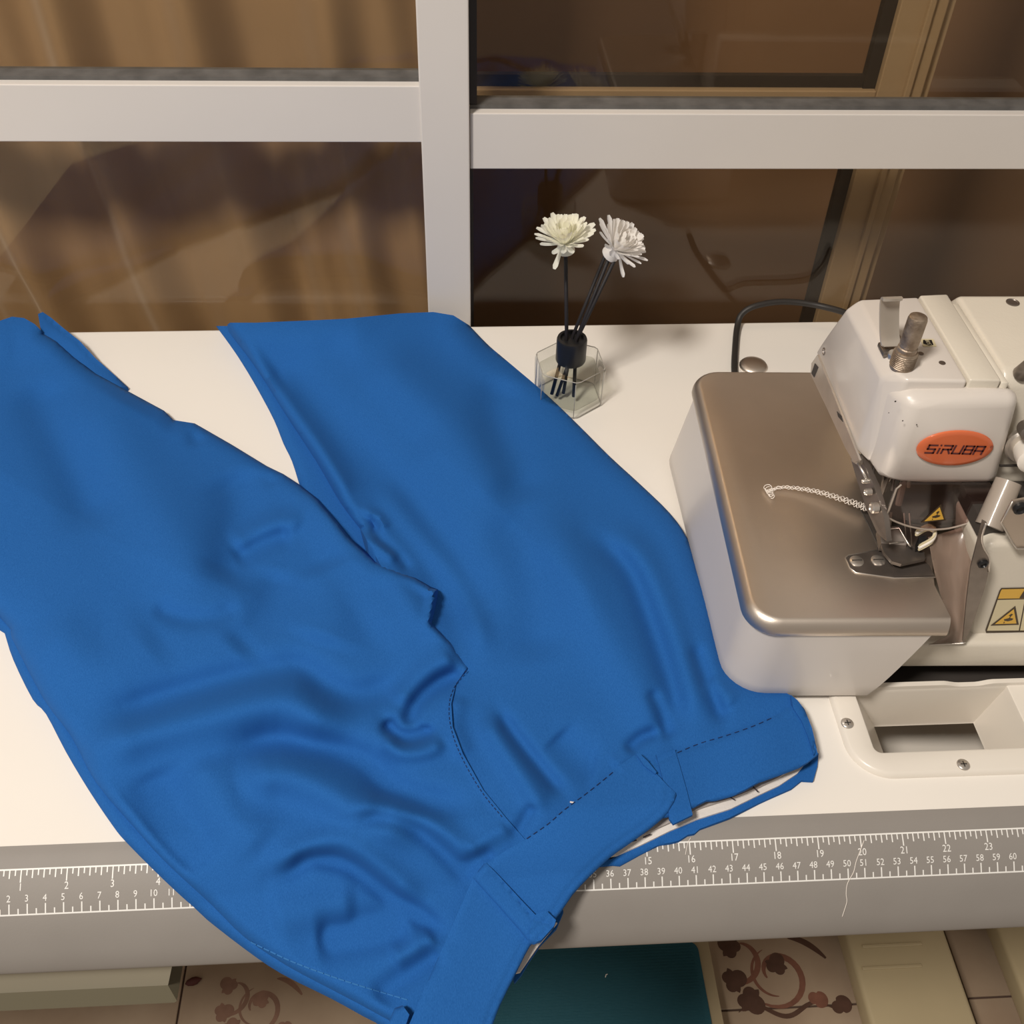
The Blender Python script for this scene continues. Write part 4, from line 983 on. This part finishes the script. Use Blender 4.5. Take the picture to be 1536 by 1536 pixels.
# ================================================================= SCRAP TRAY
ty = thing('scrap_chute', (60, 10, 0), 'white plastic scrap chute set into the table in front of the overlock machine', 'chute')
def trd(px, py, z=0): return at(px, py, z)
TX = 52.35
def tray_ring(ins, z):
    pts = [(86, 6.35+ins)] + [(86, 13.35-ins*.3)] + [(TX+ins, 13.35-ins*.3)] + arcpts(TX+2.6, 6.45+2.6, 2.6-ins, PI, 1.5*PI, 10)
    return [Vector((u, v, z)) for u, v in pts]
def inner(z, l, f, r, b, rad=.5):
    return [Vector((r, f, z)), Vector((r, b, z)), Vector((l, b, z))] + [Vector((l+rad-rad*math.cos(PI/2*k/10), f+rad-rad*math.sin(PI/2*k/10), z)) for k in range(11)]
top = tray_ring(.28, .42); 
rg = [tray_ring(0, -.3), tray_ring(0, .02), tray_ring(.05, .22), tray_ring(.15, .36), top,
      inner(.42, 53.9, 8.0, 64.75, 13.05), inner(.36, 54.05, 8.12, 64.65, 12.95), inner(.1, 54.2, 8.2, 64.6, 12.9),
      inner(-5, 57.1, 10.9, 64.55, 13.75), inner(-5.2, 57.15, 10.95, 64.5, 13.7)]
bm = rings_mesh(rg, cap=False)
obj('chute_body', bm, M['plastic'], ty, smooth=38)
rim = bmesh.new()
prism(rim, [(64.75, 8.0, .2), (64.75, 14.0, .2), (64.75, 14.0, .43), (64.75, 8.0, .43)], (21, 0, 0))
# raised back lip with a finger notch
nb = bmesh.new(); top_ = []; xs_ = np.linspace(52.7, 86, 120)
prev = None
for x in xs_:
    n_ = smooth01((abs(x-61.9)-.5)/1.3); hgt = .47+.25*float(n_)
    a, b, c, d = (nb.verts.new((x, 12.95, .1)), nb.verts.new((x, 12.95, hgt)), nb.verts.new((x, 13.3, hgt)), nb.verts.new((x, 13.3, .1)))
    if prev:
        for i in range(4): nb.faces.new((prev[i], prev[(i+1) % 4], (a, b, c, d)[(i+1) % 4], (a, b, c, d)[i]))
    else: nb.faces.new((a, b, c, d))
    prev = (a, b, c, d)
nb.faces.new(prev)
obj('back_lip', nb, M['plastic'], ty, smooth=40)
b2 = bmesh.new()
prism(b2, [(54, 9, -9.5), (70, 9, -13), (70, 20, -13), (54, 20, -9.5)], (0, 0, .2))
obj('lower_spout', b2, M['plastic'], ty)
for px, py in ((1271, 1085), (1445, 1147)):
    c = at(px, py, .43); s_ = obj('screw', Lathe(c, (0, 0, 1), [(.42, -.02), (.42, .02), (.36, .08), (.0, .11)], 20), M['chrome'], ty, smooth=50)
    b2 = bmesh.new(); box(b2, (c.x-.2, c.y-.035, .5), (c.x+.2, c.y+.035, .56)); box(b2, (c.x-.035, c.y-.2, .5), (c.x+.035, c.y+.2, .56))
    obj('cross_slot', b2, M['hollow'], s_)

# ================================================================= SMALL THINGS ON THE TABLE
c = at(1130, 549, .05)
o_ = obj('table_cap', Lathe((c.x, c.y, 0), (0, 0, 1), [(1.30, 0), (1.30, .12), (1.18, .28), (.8, .40), (.3, .45), (0, .46)], 32), M['worn' if 0 else 'steel'], base=(c.x, c.y, 0), smooth=50,
    label='round domed metal cap screwed to the table behind the cloth plate', cat='cap')
cab = spline([(53.0, 44.5, .33), at(1102, 560, .33), at(1103, 520, .33), at(1106, 490, .5), at(1112, 472, 1.2), at(1130, 460, 1.9), at(1165, 453, 2.2), at(1200, 454, 2.2), at(1235, 460, 2.2), at(1270, 470, 2.6), at(1300, 485, 3)], 8)
obj('power_cable', Tube(cab, .3, 10), M['cable'], base=(cab[0].x, cab[0].y, 0), smooth='all', label='black rubber power cable looping over the back edge of the table to the machine', cat='cable')
# hair-thin thread on the ruler
hp_ = [at(x, y, .05) for x, y in ()] + [bandhit(*p) for p in ((1296, 1260), (1290, 1276), (1284, 1292), (1280, 1308), (1271, 1325), (1269, 1340), (1270, 1352), (1266, 1366), (1263, 1375))]
obj('loose_thread', Tube(spline(hp_, 6), .022, 5), M['thread'], base=(hp_[0].x, hp_[0].y, 0), smooth='all', label='fine white thread lying across the ruler near the 50 centimetre mark', cat='thread')
hp_ = [bandhit(*p) for p in ((1036, 1256), (1031, 1266), (1028, 1282))]
obj('loose_thread', Tube(spline(hp_, 6), .02, 5), M['thread'], base=(hp_[0].x, hp_[0].y, 0), smooth='all', label='short white thread end hanging from the waistband onto the ruler near the 16 inch mark', cat='thread')

# ================================================================= REED DIFFUSER
DC = Vector((37.75, 45.45, 0))
df = thing('reed_diffuser_bottle', DC, 'six-sided clear glass reed diffuser bottle with black collar beside the trousers', 'bottle')
A23 = math.radians(-23)
def hexring(r, z, rad=.0): 
    out = []
    for k in range(6):
        a = A23+k*PI/3
        for da in (-.06, .06): out.append(DC+Vector((r*math.cos(a+da)*.985, r*math.sin(a+da)*.985, z)))
    return out
def circ(r, z, n=12): return [DC+Vector((r*math.cos(A23-.06+2*PI*k/n), r*math.sin(A23-.06+2*PI*k/n), z)) for k in range(n)]
obj('glass_body', rings_mesh([hexring(2.95, .02), hexring(3.15, .2), hexring(3.2, 3.7), hexring(3.05, 4.0), hexring(2.6, 4.12), circ(1.25, 4.35), circ(1.2, 4.6)]), M['bottleglass'], df, smooth=25)
obj('oil', rings_mesh([hexring(2.55, .55), hexring(2.8, .7), hexring(2.8, 3.05)]), M['liquid'], df)
bm = bmesh.new()
for k in range(6):
    a = hexring(3.13, 0)[2*k]; tube(bm, [a+Vector((0, 0, .15)), a+Vector((0, 0, 3.75))], .035, 5)
h1 = hexring(3.1, 3.95); tube(bm, h1+[h1[0]], .04, 5); h1 = hexring(3.05, .1); tube(bm, h1+[h1[0]], .05, 5)
M['glassedge'] = mat('glass_edge_grey', (.42, .40, .36), .1, coat=1)
obj('glass_edge', bm, M['glassedge'], df, smooth='all')
obj('collar', Lathe(DC+Vector((0, 0, 4.1)), (0, 0, 1), [(1.26, 0), (1.30, .1), (1.30, 2.1), (1.24, 2.28), (1.0, 2.3), (.98, 2.0), (.3, 2.0)], 36), M['black'], df, smooth=40)
# flower of curled wooden petals on a black reed
def petal_mesh(Lp, wd_, curl, name):
    bm = bmesh.new(); n = 7; rows = []
    for i in range(n+1):
        t = i/n; w = wd_*(.45+.75*t-.0*t)*(1 if t < .8 else math.sqrt(max(0, 1-((t-.8)/.22)**2)))+.012
        x = Lp*t; zc = curl*t*t*Lp
        rows.append([bm.verts.new(Vector((x, -w, zc+.10*w*4))*.01), bm.verts.new(Vector((x, -w*.5, zc+.03))*.01), bm.verts.new(Vector((x, 0, zc))*.01), bm.verts.new(Vector((x, w*.5, zc+.03))*.01), bm.verts.new(Vector((x, w, zc+.10*w*4))*.01)])
    for a, b in zip(rows, rows[1:]):
        for k in range(4): bm.faces.new((a[k], a[k+1], b[k+1], b[k]))
    me = bpy.data.meshes.new(name); bm.to_mesh(me); bm.free()
    for p in me.polygons: p.use_smooth = True
    return me
def flower(base, centre, axis, mt, label, seed, reed_pts, scale=1.0, drooping=()):
    root = thing('flower_reed', base, label, 'flower', 'flowers on the reed diffuser')
    rnd = random.Random(seed); axis = Vector(axis).normalized(); u = axis.orthogonal().normalized(); w = axis.cross(u)
    obj('reed', Tube(reed_pts, .16, 8), M['reed'], root, smooth='all')
    hd = obj('flower_head', Lathe(Vector(centre)-axis*.95*scale, axis, [(.55*scale, 0), (.72*scale, .02), (.74*scale, .1), (.56*scale, .6*scale), (.5*scale, .85*scale), (.3*scale, .95*scale)], 20), mt, root, smooth=50)
    meshes = [petal_mesh(l, .22, c, 'petal') for l, c in ((2.1, .10), (1.95, .16), (1.6, .22), (1.2, .3))]
    for me in meshes: me.materials.append(mt)
    b = Vector(base)
    def put(mesh, ang, elev, r0, roll=0, s=1.0):
        dirv = (u*math.cos(ang)+w*math.sin(ang)); X = (dirv*math.cos(elev)+axis*math.sin(elev)).normalized()
        Y = axis.cross(dirv).normalized(); Z = X.cross(Y).normalized()
        p = Vector(centre)+dirv*r0
        o = bpy.data.objects.new('petal', mesh); COL.objects.link(o); o.parent = hd
        R = Matrix((X, Y, Z)).transposed().to_4x4() @ Matrix.Rotation(roll, 4, 'X') @ Matrix.Scale(s*scale, 4)
        o.matrix_local = Matrix.Translation((p-b)*.01) @ R
    for ring, (n, e0, r0, mi) in enumerate(((17, .30, .42, 0), (18, .55, .38, 1), (16, .82, .32, 1), (13, 1.0, .26, 2), (10, 1.15, .2, 2), (8, 1.3, .14, 3), (5, 1.45, .06, 3))):
        for k in range(n):
            put(meshes[mi], 2*PI*(k+.5*(ring % 2))/n+rnd.uniform(-.09, .09), e0+rnd.uniform(-.12, .12), r0, rnd.uniform(-.25, .25), rnd.uniform(.9, 1.08))
    for ang, el in drooping: put(meshes[0], ang, el, .55, 0, .9)
    return root
ctop = DC+Vector((0, 0, 6.2))
h1 = atY(848, 362, 45.6); h2 = atY(925, 372, 45.3)
def angle_for(axis, target):
    axis = Vector(axis).normalized(); u = axis.orthogonal().normalized(); w = axis.cross(u); t = Vector(target); return math.atan2(t.dot(w), t.dot(u))
ax1 = (-.10, -.18, 1); ax2 = (.50, -.30, .85)
f1 = flower(DC+Vector((-.5, 0, 1)), h1, ax1, M['petal'], 'creamy white sola flower upright on the left black reed', 3, [DC+Vector((-1.5, -.5, .8)), DC+Vector((-.45, .1, 6.3)), h1-Vector(ax1).normalized()*.8], 1.0, ((angle_for(ax1, (-.5, -.85, 0)), -.75),))
f2 = flower(DC+Vector((.5, 0, 1)), h2, ax2, M['petal2'], 'white flower tilted to the right above a leaning black reed', 8, [DC+Vector((.4, -.9, .8)), DC+Vector((.35, -.1, 6.3)), h2-Vector(ax2).normalized()*.8], 1.0, ((angle_for(ax2, (.3, -.9, -.4)), -.35),))
e3 = atY(907, 385, 46.4); e4 = atY(921, 392, 45.0)
for e, s, lb_ in ((e3, (.15, .6), 'bare black reed leaning right, the one nearest the left flower'), (e4, (.75, .0), 'bare black reed leaning right below the tilted flower')):
    obj('reed', Tube([DC+Vector((-s[0]-.3, s[1]*.5-.6, .7)), DC+Vector((s[0]*.6, s[1]*.6, 6.3)), e], .15, 8), M['reed'], base=DC+Vector((s[0], s[1], .7)), smooth='all', label=lb_, cat='reed', group='plain reeds in the diffuser')
